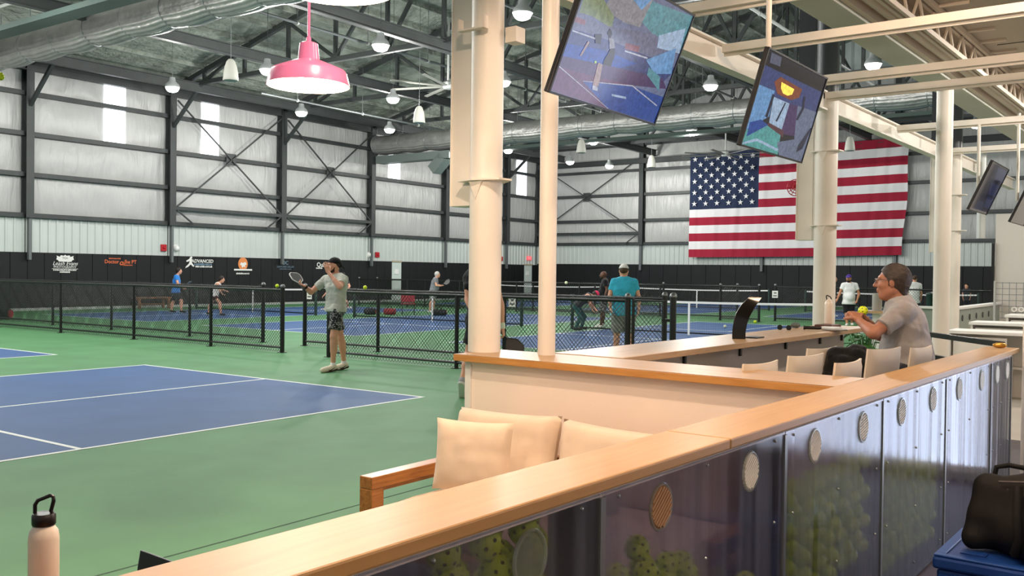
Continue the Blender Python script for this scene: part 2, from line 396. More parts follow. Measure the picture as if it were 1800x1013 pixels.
# ---- roof: gabled deck with sprayed insulation, purlins on its underside
m_roof = M('sprayed_roof', '#858b82', .95, 0, .1, var=.32, vscale=1.5, bump=1.0, bscale=5.5, stretch=(1,1,1), bdist=.12)
RIDGE_Y, SL = 14.0, .25
def zr(y): return 9.05+SL*(YW-max(y, RIDGE_Y)) - (SL*(RIDGE_Y-y) if y < RIDGE_Y else 0)
ceil = MB()
for a, b in ((YW+.3, RIDGE_Y), (RIDGE_Y, -6.2)):
    ceil.add([(-6,a,zr(a)),(50.5,a,zr(a)),(50.5,b,zr(b)),(-6,b,zr(b)),(-6,a,zr(a)+.2),(50.5,a,zr(a)+.2),(50.5,b,zr(b)+.2),(-6,b,zr(b)+.2)], [(0,1,2,3),(7,6,5,4),(0,4,5,1),(2,6,7,3),(0,3,7,4),(1,5,6,2)])
ceiling = struct(ceil, 'ceiling', m_roof)
y = 33.0
while y > 4:
    MB().bar((-6, y, zr(y)-.07), (50.3, y, zr(y)-.07), .16, .16).build('purlin', m_roof, ceiling); y -= 1.35
# ---- trusses at the column lines
def truss(x, label):
    t = thing('roof_truss', label, 'truss', (x, 33.6, 8.7))
    zc = 8.98
    MB().bar((x, 33.75, zc), (x, 3.6, zc), .17, .17).build('bottom_chord', m_dark, t)
    for a, b in ((33.8, RIDGE_Y), (RIDGE_Y, 3.6)):
        MB().bar((x, a, zr(a)-.22), (x, b, zr(b)-.22), .17, .18).build('top_chord', m_dark, t)
    ys = [31.65-2.46*k for k in range(12)]
    for k, yy in enumerate(ys):
        if yy < 4: break
        MB().bar((x, yy, zc+.05), (x, yy, zr(yy)-.25), .12, .12).build('web_post', m_dark, t)
        y2 = yy-2.46
        if y2 > 3.9:
            lo, hi = (yy, y2) if k in (0, 2, 4, 6, 8) else (y2, yy)
            if k in (2,): lo, hi = y2, yy
            if k in (3,): lo, hi = yy, y2
            MB().bar((x, lo, zc+.05), (x, hi, zr(hi)-.25), .11, .11).build('web_diagonal', m_dark, t)
    MB().bar((x, YW-.3, 7.35), (x, 31.9, 8.9), .12, .12).build('knee_brace', m_dark, t)
    return t
ordn = ['second', 'third', 'fourth', 'fifth', 'sixth']
truss(11.42, 'charcoal steel roof truss nearest the camera, mostly above the frame')
truss(17.25, 'charcoal roof truss whose knee brace meets the leftmost wall column')
truss(23.09, 'charcoal roof truss whose webs show behind the pink pendant lamp')
truss(28.91, 'charcoal roof truss just beyond the pink pendant lamp, landing between the two cross-braced bays')
truss(34.75, 'charcoal roof truss hidden along the second silver air duct')
truss(40.68, 'charcoal roof truss seen below the second silver duct, before the flag wall')
truss(46.53, 'farthest charcoal roof truss, just in front of the flag wall')
# I-beams running along the hall at chord level
for yy, lab in ((31.9, 'long charcoal I-beam close to the left wall eave'), (25.5, 'long charcoal I-beam passing just above the pink pendant lamp'), (19.3, 'long charcoal I-beam over the middle courts'), (13.2, 'long grey I-beam seen right of the big tilted screen')):
    t = tag(MB().ibeam((5.6, yy, 8.78), (50, yy, 8.78), .2, .36, .03).build('roof_beam', m_dark), lab, 'beam'); center(t)
# sprinkler pipes
for (a, b, r, lab, mt) in (((23.4, 28.6, 8.3), (34.2, 28.6, 8.3), .04, 'thin grey sprinkler pipe along the left wall side of the roof', m_greysteel), ((6, 22.9, 9.4), (50, 22.9, 9.4), .05, 'dark sprinkler pipe crossing behind the pink lamp', m_greysteel), ((6, 16.2, 9.4), (50, 16.2, 9.4), .05, 'dark sprinkler pipe over the middle of the hall', m_greysteel), ((6, 10.2, 9.25), (50, 10.2, 9.25), .05, 'pale pipe running toward the flag between the tilted screens', m_greyp), ((38.4, 32, 8.35), (38.4, 6, 8.35), .05, 'pale pipe running along the second silver duct', m_greyp), ((13.6, 32, 9.2), (13.6, 8, 9.2), .05, 'pale pipe beside the near silver duct', m_greyp)):
    t = thing('sprinkler_pipe', lab, 'pipe', a); mb = MB().tube(a, b, r, 8).build('pipe', mt, t, smooth=40)
    A, B = Vector(a), Vector(b); n = int((B-A).length/3)
    for i in range(n):
        p = A.lerp(B, (i+.5)/n); MB().tube(p, (p.x, p.y, zr(p.y)-.02), .012, 5).build('hanger', m_greysteel, t)
        MB().lathe([(.055+r*.3,-.03),(.055+r*.3,.03)], p, 8, ax=(B-A)).build('coupling', m_greyp, t)

# ---- silver ducts
m_foil = M('duct_foil', '#9d9d9a', .42, .6, .5, var=.12, vscale=2.5, bump=.5, bscale=5, bdist=.06)
def duct(name, label, x, y0, y1, zc, r, rb):
    t = thing(name, label, 'duct', (x, (y0+y1)/2, zc-r)); n = int(abs(y0-y1)/1.75); th = np.linspace(0, 2*np.pi, 41)
    nu = n*10
    def fn(a, b):
        yy = y0+(y1-y0)*a; ph = 2*math.pi*b; k = (a*n) % 1.0; sag = math.sin(math.pi*k)
        up = math.sin(ph)
        rad = r*(1.0+.015*math.sin(9*a*n))
        if up < -.1: rad *= 1+(.10*sag+.035*math.cos(ph*22))*min(1, (-up-.1)*2.2)
        else: rad *= 1+.03*noise.noise(Vector((a*n*2.2, ph*1.5, zc)))
        return (x+rad*math.cos(ph), yy, zc+rad*up-.02*sag)
    MB().grid(fn, nu, 88).build('duct_skin', m_foil, t, smooth=70)
    for i in range(n+1):
        yy = y0+(y1-y0)*i/n
        MB().path([(x+(r*1.015)*math.cos(q), yy, zc+(r*1.015)*math.sin(q)) for q in np.linspace(0, 2*math.pi, 24, endpoint=False)], .018, 5, closed=True).build('strap', m_galv, t, smooth=50)
        MB().tube((x, yy, zc+r), (x, yy, zr(yy)-.03), .012, 5).build('hanger', m_greysteel, t)
    for yy in (y0, y1): MB().lathe([(r*.99, 0), (r*.99, .02)], (x, yy, zc), 32, ax=(0,1,0)).build('end_cap', m_foil, t)
    MB().bar((x+rb, y0, zc-.62), (x+rb, y1, zc-.62), .5, .14).build('support_channel', m_dark2, t)
    return t
duct('air_duct', 'near silver foil air duct sagging across the upper left of the hall', 15.0, 33.0, 9.0, 8.45, .45, -2.6)
dd = duct('air_duct', 'far silver foil air duct crossing behind the columns toward the flag', 34.9, 33.6, 3.8, 8.02, .46, .6)
m_boot = M('duct_boot_grey', '#77827e', .5, .4, .4)
MB().bx(34.6, 35.2, 28.6, 33.4, 7.05, 7.42).build('supply_box', m_boot, dd)
MB().obox((34.9, 29.4, 6.85), (0,.75,-.66), (1,0,0), (0,.66,.75), .95, .6, .5).build('supply_grille', m_boot, dd)

# ---- high-bay lights
m_lens = EM('highbay_lens', '#fdfbf2', 14.0); m_hous = M('highbay_housing', '#c9cdce', .35, .6, .5)
PROTO = {}
def highbay(x, y, z, label, group=None):
    if 'hb' not in PROTO:
        t = thing('high_bay_light', label, 'lamp', (0,0,0))
        MB().lathe([(.05,.34),(.09,.33),(.11,.2),(.2,.12),(.24,.03),(.24,.0)], (0,0,0), 20).build('housing', m_hous, t, smooth=40)
        MB().lathe([(.0,-.15),(.1,-.145),(.17,-.11),(.21,-.04),(.225,.02)], (0,0,0), 20, cap=False).build('lens', m_lens, t, smooth=60)
        PROTO['hb'] = t
    else:
        t = copy_tree(PROTO['hb']); t['label'] = label
    t.location = (x, y, z)
    cm = MB().tube((x,y,z+.33), (x,y,zr(y)-.01), .008, 5).build('cable', m_greysteel, t)
    ld = bpy.data.lights.new('highbay_bulb', 'POINT'); ld.shadow_soft_size = .12; ld.energy = HIGHBAY_W; ld.color = HIGHBAY_C
    lo = bpy.data.objects.new('highbay_bulb', ld); COL.objects.link(lo); lo.parent = t; lo.location = (0,0,-.3)
    return t
HB = [(18.67,27.3,'bright high-bay light under the near eave beam, leftmost of the row'), (18.58,22.44,'bright high-bay light left of the pink pendant shade'), (24.28,27.34,'bright high-bay light directly below the pink pendant shade'), (18.21,17.44,'bright high-bay light above right of the pink pendant, on a long cable'), (24.06,22.43,'bright high-bay light beside the ceiling fan left of the peach column'), (29.17,27.37,'small high-bay light above the end of the second duct'), (17.73,12.51,'large high-bay light between the peach column and the slim pole'), (23.76,17.46,'high-bay light half hidden by the right edge of the peach column'), (37.19,27.0,'small high-bay light low beside the peach column at duct height'), (42.63,26.84,'small high-bay light just right of the slim pole'), (36.59,21.81,'high-bay light under the second duct below the big screen'), (45.27,25.94,'smallest high-bay light low over the braced end wall'), (35.93,16.69,'high-bay light below the second duct near the ceiling fan'), (27.75,12.27,'bright high-bay light between the two large tilted screens'), (27.34,7.21,'bright high-bay light below the white soffit, right of the dark column'), (40.08,6.67,'high-bay light at far right below the white ceiling joist')]
for x, y, lab in HB: highbay(x, y, 7.58, lab)
for x in (10.3, 5.0):  # rows repeated out of view to light the near floor
    for y in (27.3, 22.4, 17.45, 12.5): highbay(x, y, 7.58, 'unseen high-bay light repeating the rows above the frame to light the near floor', 'high-bay lights above the frame')['group'] = 'high-bay lights above the frame'
for x, y in ((30.0, 22.2), (30.0, 17.0), (42.0, 12.0), (42.0, 21.5)): pass
# ---- hanging white cone speakers
m_spk = M('speaker_white', '#b9b9b0', .5)
spk = None
for (x, y, lab) in ((15.72, 20.44, 'white cone speaker hanging left of the pink pendant lamp'), (23.59, 20.8, 'white cone speaker hanging just left of the peach column'), (32.89, 20.17, 'white cone speaker hanging right of the slim pole'), (39.0, 20.11, 'white cone speaker hanging before the braced end wall'), (37.62, 10.75, 'white cone speaker hanging in front of the flag')):
    z = 6.55 if x > 16 else 6.55
    if spk is None:
        spk = t = thing('pendant_speaker', lab, 'speaker', (0,0,0))
        MB().lathe([(.0,0),(.185,0),(.2,.02),(.19,.15),(.16,.35),(.11,.5),(.06,.56),(.0,.57)], (0,0,0), 20, cap=False).build('shell', m_spk, t, smooth=50)
        MB().lathe([(.0,-.004),(.17,-.004),(.17,.0)], (0,0,0), 20).build('grille', M('speaker_grille', '#a8a8a2', .7), t)
    else: t = copy_tree(spk); t['label'] = lab
    t.location = (x, y, z)
    for q in [q for q in t.children if q.name.startswith('cable')]: bpy.data.objects.remove(q)
    MB().tube((x,y,z+.56), (x,y,zr(y)-.01), .008, 5).build('cable', m_greysteel, t)
# ---- ceiling fans
m_fan = M('fan_blade', '#8f8f88', .45, .3, .4)
def fan(x, y, z, top, R_, lab, a0):
    t = thing('ceiling_fan', lab, 'fan', (x, y, z))
    MB().tube((x,y,z+.1), (x,y,top), .04, 8).build('downrod', m_greyp, t)
    MB().lathe([(.0,-.1),(.16,-.08),(.2,0),(.18,.14),(.07,.2)], (x,y,z), 16).build('hub', m_greyp, t, smooth=50)
    for k in range(8):
        q = a0+k*math.pi/4; d = Vector((math.cos(q), math.sin(q), 0)); s = Vector((-d.y, d.x, .22)).normalized()
        MB().obox(Vector((x,y,z))+d*(R_/2+.1), d, s, d.cross(s), R_-.2, .12, .025).build('blade', m_fan, t)
fan(25.55, 21.19, 8.13, 10.5, 2.15, 'large eight-blade ceiling fan half hidden by the peach column', .3)
fan(42.58, 18.01, 7.4, 9.0, 2.15, 'large eight-blade ceiling fan hanging in front of the flag stars', .1)

# ================================================================== FENCES, NETS, COURT THINGS
m_fence = M('fence_vinyl_black', '#0c0e0e', .4, 0, .5)
m_cap = M('post_cap', '#6f7475', .35, .6)
def chain(parent, X, ya, yb, z0, z1, pitch, r):
    """woven diamonds of one panel between two posts, as real wire; joined because nobody could count them"""
    mb = MB(); y0, y1 = min(ya, yb), max(ya, yb); H = z1-z0; rise = 1.05
    k = y0-H/rise
    for sgn in (1, -1):
        y = y0-H/rise if sgn > 0 else y0
        end = y1 if sgn > 0 else y1+H/rise
        while y < end:
            A = (y, z0); B = (y+sgn*H/rise, z1)
            t0, t1 = 0.0, 1.0
            for lim, lo in ((y0, True), (y1, False)):
                d = B[0]-A[0]; t = (lim-A[0])/d
                if (d > 0) == lo: t0 = max(t0, t)
                else: t1 = min(t1, t)
            if t1-t0 > .02:
                a = (X+sgn*.002, A[0]+(B[0]-A[0])*t0, z0+H*t0); b = (X+sgn*.002, A[0]+(B[0]-A[0])*t1, z0+H*t1)
                mb.path([a, b], r, 3, cap=False)
            y += pitch
    return mb.build('chain_link', m_fence, parent, kind='stuff')
def fence(X, runs, label, pitch=.07, r=.0038, ztop=1.21, dome=()):
    ys = [y for run in runs for y in run]
    t = thing('chain_link_fence', label, 'fence', (X, (min(ys)+max(ys))/2, 0))
    for run in runs:
        for i, y in enumerate(run):
            end = i in (0, len(run)-1)
            rr = .043 if end else .034
            p = MB().lathe([(rr, 0.0), (rr, ztop+(.06 if end else -.0))], (X, y, 0), 12).build('post', m_fence, t, smooth=40)
            if end: MB().lathe([(rr*1.15, 0), (rr*1.15, .02), (rr*.8, .05), (.0, .065)], (X, y, ztop+.05), 12, cap=False).build('post_cap', m_cap, p, smooth=50)
            MB().bx(X-.065, X+.065, y-.065, y+.065, 0.0, .01).build('base_plate', m_fence, p)
        for a, b in zip(run[:-1], run[1:]):
            MB().tube((X, a, ztop), (X, b, ztop), .025, 10).build('top_rail', m_fence, t, smooth=40)
            MB().tube((X, a, .1), (X, b, .1), .022, 8).build('bottom_rail', m_fence, t, smooth=40)
            chain(t, X, a, b, .02, ztop+.05, pitch, r)
    return t
fence(12.09, [[31.3, 28.3, 25.22, 22.12, 19.05, 16.3, 14.1]], 'near black chain-link fence left of the gap behind the serving player')
fence(12.05, [[12.77, 9.75, 6.56]], 'near black chain-link fence right of the gap, running behind the peach column')
t = thing('chain_link_fence', 'short end section of black chain-link fence with a domed post beside the turquoise-shirted man', 'fence', (12.05, 6.2, 0))
MB().lathe([(.046, 0), (.046, 1.28)], (12.05, 5.84, 0), 14).build('post', m_fence, t, smooth=40)
MB().lathe([(.055, 0), (.055, .02), (.04, .05), (0, .07)], (12.05, 5.84, 1.28), 14, cap=False).build('post_cap', m_cap, t, smooth=50)
MB().tube((12.05, 6.47, .05), (12.05, 6.47, 1.25), .022, 8).build('gate_stile', m_fence, t, smooth=40)
MB().tube((12.05, 5.98, .05), (12.05, 5.98, 1.22), .018, 8).build('gate_stile', m_fence, t, smooth=40)
for z in (.1, 1.22): MB().tube((12.05, 6.47, z), (12.05, 5.98, z), .018, 8).build('gate_rail', m_fence, t, smooth=40)
for z in (.5, .95): MB().bx(12.02, 12.08, 5.86, 6.0, z-.02, z+.02).build('hinge', m_fence, t)
chain(t, 12.05, 6.45, 6.0, .05, 1.2, .07, .0032)
fence(13.52, [[31.3, 28.2, 25.15, 22.3, 19.03, 16.4]], 'second black chain-link fence just behind the near one, left of the aisle gap')
fence(13.52, [[15.06, 12.94, 9.85, 6.7]], 'second black chain-link fence just behind the near one, right of the aisle gap')
fence(31.3, [[31.2, 28.2, 25.2, 22.2, 19.2, 15.57], [13.34, 11.92]], 'distant black chain-link fence before the far courts, nearer of the two', .09, .004)
fence(32.5, [[31.2, 28.2, 25.2, 22.2, 19.2, 16.3, 13.2], [11.78, 8.9, 6.0, 3.4]], 'distant black chain-link fence before the far courts, farther of the two', .09, .004)
m_sign = M('sign_card', '#e4e4e0', .6); m_ink = M('sign_ink', '#55585c', .6)
for (x, y, lab) in ((13.46, 14.86, 'small white court card on the second fence behind the player'), (13.46, 9.64, 'small white court card on the second fence between the columns'), (32.46, 11.78, 'small white court card on the distant fence above the curved black stand')):
    t = thing('court_card', lab, 'sign', (x, y, 1.0)); s = 1.0 if x < 20 else 1.4
    z = 1.08 if x < 20 else .95
    MB().bx(x-.004, x, y-.075*s, y+.075*s, z-.09*s, z+.09*s).build('card', m_sign, t)
    MB().bx(x-.007, x-.0045, y-.04*s, y+.03*s, z+.02*s, z+.05*s).bx(x-.007, x-.0045, y-.05*s, y+.05*s, z-.05*s, z-.025*s).build('print', m_ink, t)

# ---- nets
m_netpost = M('net_post_green', '#1d3530', .45, .2, .5)
def net(X, y0, y1, label, cell=.05, r=.0016):
    t = thing('court_net', label, 'net', (X, (y0+y1)/2, 0)); ym = (y0+y1)/2; hw = abs(y1-y0)/2
    zt = lambda y: .87+.05*((y-ym)/hw)**2
    for y in (y0, y1):
        MB().lathe([(.05, 0), (.05, .98), (.045, 1.0)], (X, y, 0), 14).build('post', m_netpost, t, smooth=40)
    ys = np.linspace(y0+.06, y1-.06, 17)
    tp = MB()
    for a, b in zip(ys[:-1], ys[1:]): tp.bar((X, a, zt(a)), (X, b, zt(b)), .02, .055)
    tp.build('top_tape', m_whitetape, t)
    bt = MB()
    for a, b in zip(ys[:-1], ys[1:]): bt.bar((X, a, .06+.0*a), (X, b, .06), .012, .04)
    bt.build('bottom_tape', m_fence, t)
    MB().bx(X-.008, X+.008, ym-.028, ym+.028, .0, zt(ym)-.02).build('center_strap', m_whitetape, t)
    mb = MB(); n = int((abs(y1-y0)-.16)/cell)
    for i in range(n+1):
        y = y0+.08+(y1-y0-.16)*i/n; mb.path([(X, y, .06), (X, y, zt(y)-.02)], r, 3, cap=False)
    k = int(.8/cell)
    for j in range(1, k):
        mb.path([(X, y, .06+(zt(y)-.08)*j/k) for y in ys], r, 3, cap=False)
    mb.build('netting', m_netcord, t, kind='stuff')
    return t
net(22.9, 7.0, 14.27, 'pickleball net with white top tape beside the turquoise-shirted man')
net(22.9, 16.05, 23.04, 'pickleball net behind the near fence, between the player and the peach column')
net(22.9, 24.95, 31.8, 'pickleball net in front of the woman in the white tank top')
net(42.2, 6.8, 13.9, 'distant pickleball net with white tape below the flag', .1, .003)
net(42.2, 15.6, 22.8, 'distant pickleball net behind the slim pole', .1, .003)
net(42.2, 24.6, 31.6, 'distant pickleball net behind the senior in grey', .1, .003)

# ---- balls
def ball_mat(name, h, e=0.0):
    return M(name, h, .45, 0, .4)
m_ball = ball_mat('ball_yellow', '#d8ea2a'); m_ball2 = ball_mat('ball_pale', '#eef0c8')
m_hole = M('ball_hole_dark', '#3a4410', .8)
def ball_mesh(r=.037, n=3):
    bm = bmesh.new(); bmesh.ops.create_icosphere(bm, subdivisions=n, radius=r)
    me = bpy.data.meshes.new('ball'); bm.to_mesh(me); bm.free(); me.shade_smooth(); return me
BALL_ME = ball_mesh(); BALL_ME.materials.append(m_ball)
HOLES = MB()
for i in range(26):
    q = math.acos(1-2*(i+.5)/26); f = i*2.39996; d = Vector((math.sin(q)*math.cos(f), math.sin(q)*math.sin(f), math.cos(q)))
    HOLES.lathe([(.0048, .0372), (.0001, .0374)], (0,0,0), 6, ax=d, cap=False)
hole_o = HOLES.build('holes', m_hole); HOLE_ME = hole_o.data; bpy.data.objects.remove(hole_o)
def ball(p, label, group=None, s=1.0, holes=True, mat=None):
    o = bpy.data.objects.new('pickleball', BALL_ME); COL.objects.link(o); o.location = p; o.scale = (s, s, s)
    o.rotation_euler = (rng.rand()*6, rng.rand()*6, rng.rand()*6)
    tag(o, label, 'ball', group)
    if holes:
        h = bpy.data.objects.new('holes', HOLE_ME); COL.objects.link(h); h.parent = o
    if mat:
        me = BALL_ME.copy(); me.materials[0] = mat; o.data = me
    return o
ball((12.09, 14.26, 1.285), 'yellow pickleball on the fence rail left of the player beside the gap post')
ball((12.05, 11.86, 1.30), 'yellow pickleball on the fence rail just right of the player')
ball((12.05, 8.91, 1.295), 'yellow pickleball on the fence rail at the right edge of the peach column')
ball((4.46, 9.28, 3.42), 'yellow pickleball in the air high at the left edge', s=1.1)
ball((25.39, 16.07, 1.30), 'pale pickleball in the air right of the slim pole before the dark pads', s=1.3, mat=m_ball2)
ball((26.9, 11.3, .05), 'pale pickleball on the far court near the white net strap', s=1.3, mat=m_ball2)
ball((30.4, 11.7, .05), 'yellow pickleball on the far green run-off behind the curved black stand', s=1.5)

# ---- bench and bags by the long wall
m_bench = wood('bench_wood', '#5e3a20', '#8a5c36', 1, 'X', .6, 0)
t = thing('bench', 'brown wooden bench against the black wall pads', 'bench', (21.9, 33.3, 0))
for k in range(4): MB().bx(21.15, 22.65, 33.08+.12*k, 33.18+.12*k, .40, .45).build('slat', m_bench, t)
for x in (21.25, 22.55):
    for y in (33.12, 33.5): MB().bx(x-.045, x+.045, y-.04, y+.04, 0, .40).build('leg', m_bench, t)
    MB().bx(x-.03, x+.03, 33.1, 33.52, .33, .40).build('cross_rail', m_bench, t)
MB().bx(21.3, 22.5, 33.28, 33.34, .15, .2).build('stretcher', m_bench, t)
m_bagred, m_bagblk = M('bag_red', '#8e2330', .7), M('bag_black', '#17181c', .75)
def duffel(p, L_, R_, yaw, mat, label, endmat=None):
    t = thing('duffel_bag', label, 'bag', p); c = Vector(p)+Vector((0,0,R_)); d = Vector((math.cos(yaw), math.sin(yaw), 0))
    prof = [(0, -L_/2), (R_*.7, -L_/2+.01), (R_*.95, -L_/2+.05), (R_, 0), (R_*.95, L_/2-.05), (R_*.7, L_/2-.01), (0, L_/2)]
    MB().lathe(prof, c, 14, ax=d, cap=False).build('body', mat, t, smooth=50)
    for s in (-1, 1): MB().path([c+d*(s*L_*.2)+Vector((0,0,R_*.9)), c+d*(s*L_*.12)+Vector((0,0,R_*1.45)), c+d*(-s*L_*.12*0+s*.02)+Vector((0,0,R_*1.5))], .015, 5).build('handle', m_bagblk, t)
    MB().lathe([(R_*.72, 0), (R_*.72, .012)], c+d*(L_/2-.01), 14, ax=d).build('end_panel', endmat or m_bagred, t)
    return t
duffel((13.95, 29.0, 0), .75, .17, -1.1, m_bagblk, 'black and red equipment bag at the far left behind the fence')
duffel((24.75, 24.1, 0), .45, .12, -1.0, m_bagblk, 'black and red duffel bag behind the net, leftmost of the bags', m_bagred)
duffel((25.2, 23.55, 0), .45, .12, -.9, m_bagred, 'red duffel bag behind the net, second of the bags from the left')
duffel((26.1, 21.95, 0), .55, .12, -.9, m_bagblk, 'dark duffel bag with a red end, beside the white net strap', m_bagred)
t = thing('folding_chair', 'maroon folding camp chair behind the net near the pale door strip', 'chair', (25.6, 23.0, 0))
MB().obox((25.6,23.0,.42),(.71,-.71,0),(.71,.71,0),(0,0,1),.5,.45,.03).build('seat', m_bagred, t)
MB().obox((25.8,23.2,.68),(.71,-.71,0),(.2,.2,.95),(.71,.71,-.2),.5,.45,.03).build('backrest', m_bagred, t)
for a in (-.22, .22):
    for b in (-.2, .2): MB().tube((25.6+a*.71+b*.71, 23.0-a*.71+b*.71, 0), (25.6+a*.71-b*.71*.6, 23.0-a*.71-b*.71*.6, .5), .012, 6).build('leg', m_black, t)
t = thing('trash_bin', 'dark green bin at the distant fence right of the seated man', 'bin', (30.6, 6.26, 0))
MB().lathe([(.1,0),(.12,1.08),(.13,1.1)], (30.6,6.26,0), 16).build('bin_body', m_netpost, t, smooth=40); MB().lathe([(.14,0),(.13,.04),(.05,.07)], (30.6,6.26,1.1), 16).build('lid', m_netpost, t, smooth=40)

# ---- the flag
m_fr, m_fw, m_fb = M('flag_red', '#a5213a', .75, 0, .2, sheen=.3), M('flag_white', '#eeecee', .75, 0, .2, sheen=.3), M('flag_navy', '#25314f', .75, 0, .2, sheen=.3)
FT, FB = 8.52, 2.62
flag = thing('flag', 'huge red, white and blue flag hanging on the far end wall', 'flag', (49.75, 17.2, FB))
def fpt(a, b, off=0.0):
    """a: 0 hoist .. 1 fly, b: 0 top .. 1 bottom"""
    yl = 23.16+.02*b; yr = 11.27+.27*b**1.2+.05*math.sin(b*9)
    y = yl+(yr-yl)*a; z = FT+.12*a-(FT-FB)*b*(1-.0*a)+.12*a*0-.05*math.sin(math.pi*a)*(b > .0)*.5
    rip = .05*math.sin(a*95+4*b)*(.25+.75*a)*.5+.07*noise.noise(Vector((a*26+b*2.5*a, b*1.4, 3)))+.03*noise.noise(Vector((a*60, b*2, 8)))
    return (49.72+rip*1.0-off, y, z)
CA = .3465
for k in range(13):
    b0, b1 = k/13, (k+1)/13; a0 = CA if k < 7 else 0
    MB().grid(lambda u, v: fpt(a0+(1-a0)*u, b0+(b1-b0)*v), int(150*(1-a0)), 4).build('stripe', m_fr if k % 2 == 0 else m_fw, flag, smooth=60)
MB().grid(lambda u, v: fpt(CA*u, 7/13*v), 60, 14).build('canton', m_fb, flag, smooth=60)
star = []
for i in range(10):
    q = math.pi/2+i*math.pi/5; star.append(((1 if i % 2 == 0 else .382)*math.cos(q), (1 if i % 2 == 0 else .382)*math.sin(q)))
for r_ in range(9):
    n = 6 if r_ % 2 == 0 else 5
    for c_ in range(n):
        aa = CA*((c_*2+1+(r_ % 2))/12.0); bb = 7/13*(r_+1)/10
        P = fpt(aa, bb, .08); s = .165
        MB().prism(star, P, (0,-1,0), (0,0,1), (-1,0,0), .012).build('star', m_fw, flag) if False else MB().prism([(x*s, y_*s) for x, y_ in star], P, (0,-1,0), (0,0,1), (-1,0,0), .012).build('star', m_fw, flag)
MB().tube(fpt(0, 0), (49.72, 11.2, FT+.14), .02, 6).build('hanging_cable', m_greysteel, flag)

# ================================================================== THE LOUNGE
LE = Vector((.99948, -.0322, 0)); LN = Vector((.0322, .99948, 0)); LO = Vector((0, 1.499, 0)); UP = Vector((0,0,1))
def LP(s, t, z): return LO+LE*s+LN*t+UP*z
def lbox(mb, s0, s1, t0, t1, z0, z1, mi=0):
    return mb.obox(LP((s0+s1)/2, (t0+t1)/2, (z0+z1)/2), LE, LN, UP, s1-s0, t1-t0, z1-z0, mi)
LT = 1.07
m_ledge = wood('ledge_maple', '#a47c48', '#ae8651', 1.1, 'X', .48, .04)
m_edge = wood('cap_edge_oak', '#b0783a', '#c89250', 1.3, 'Y', .4, .15)
m_captop = wood('cap_top_maple', '#a5815a', '#b8956c', 1.3, 'Y', .42, .08)
m_count = wood('counter_maple', '#b4906a', '#c6a680', 1.3, 'X', .38, .12)
m_part = M('partition_cream', '#f6e6d8', .6, 0, .3, var=.03, vscale=2, bump=.06, bscale=60)
t = thing('ledge', 'long light wooden ledge crossing the foreground diagonally', 'ledge', LP(3.5, -.12, 1.03))
lbox(MB(), -.9, 2.86, -.235, 0, LT-.035, LT).build('board', m_ledge, t, bevel=.006)
lbox(MB(), 2.862, 8.06, -.235, 0, LT-.035, LT).build('board', m_ledge, t, bevel=.006)
lbox(MB(), -.9, 7.95, -.2, -.03, LT-.06, LT-.036).build('support_rail', m_part, t)
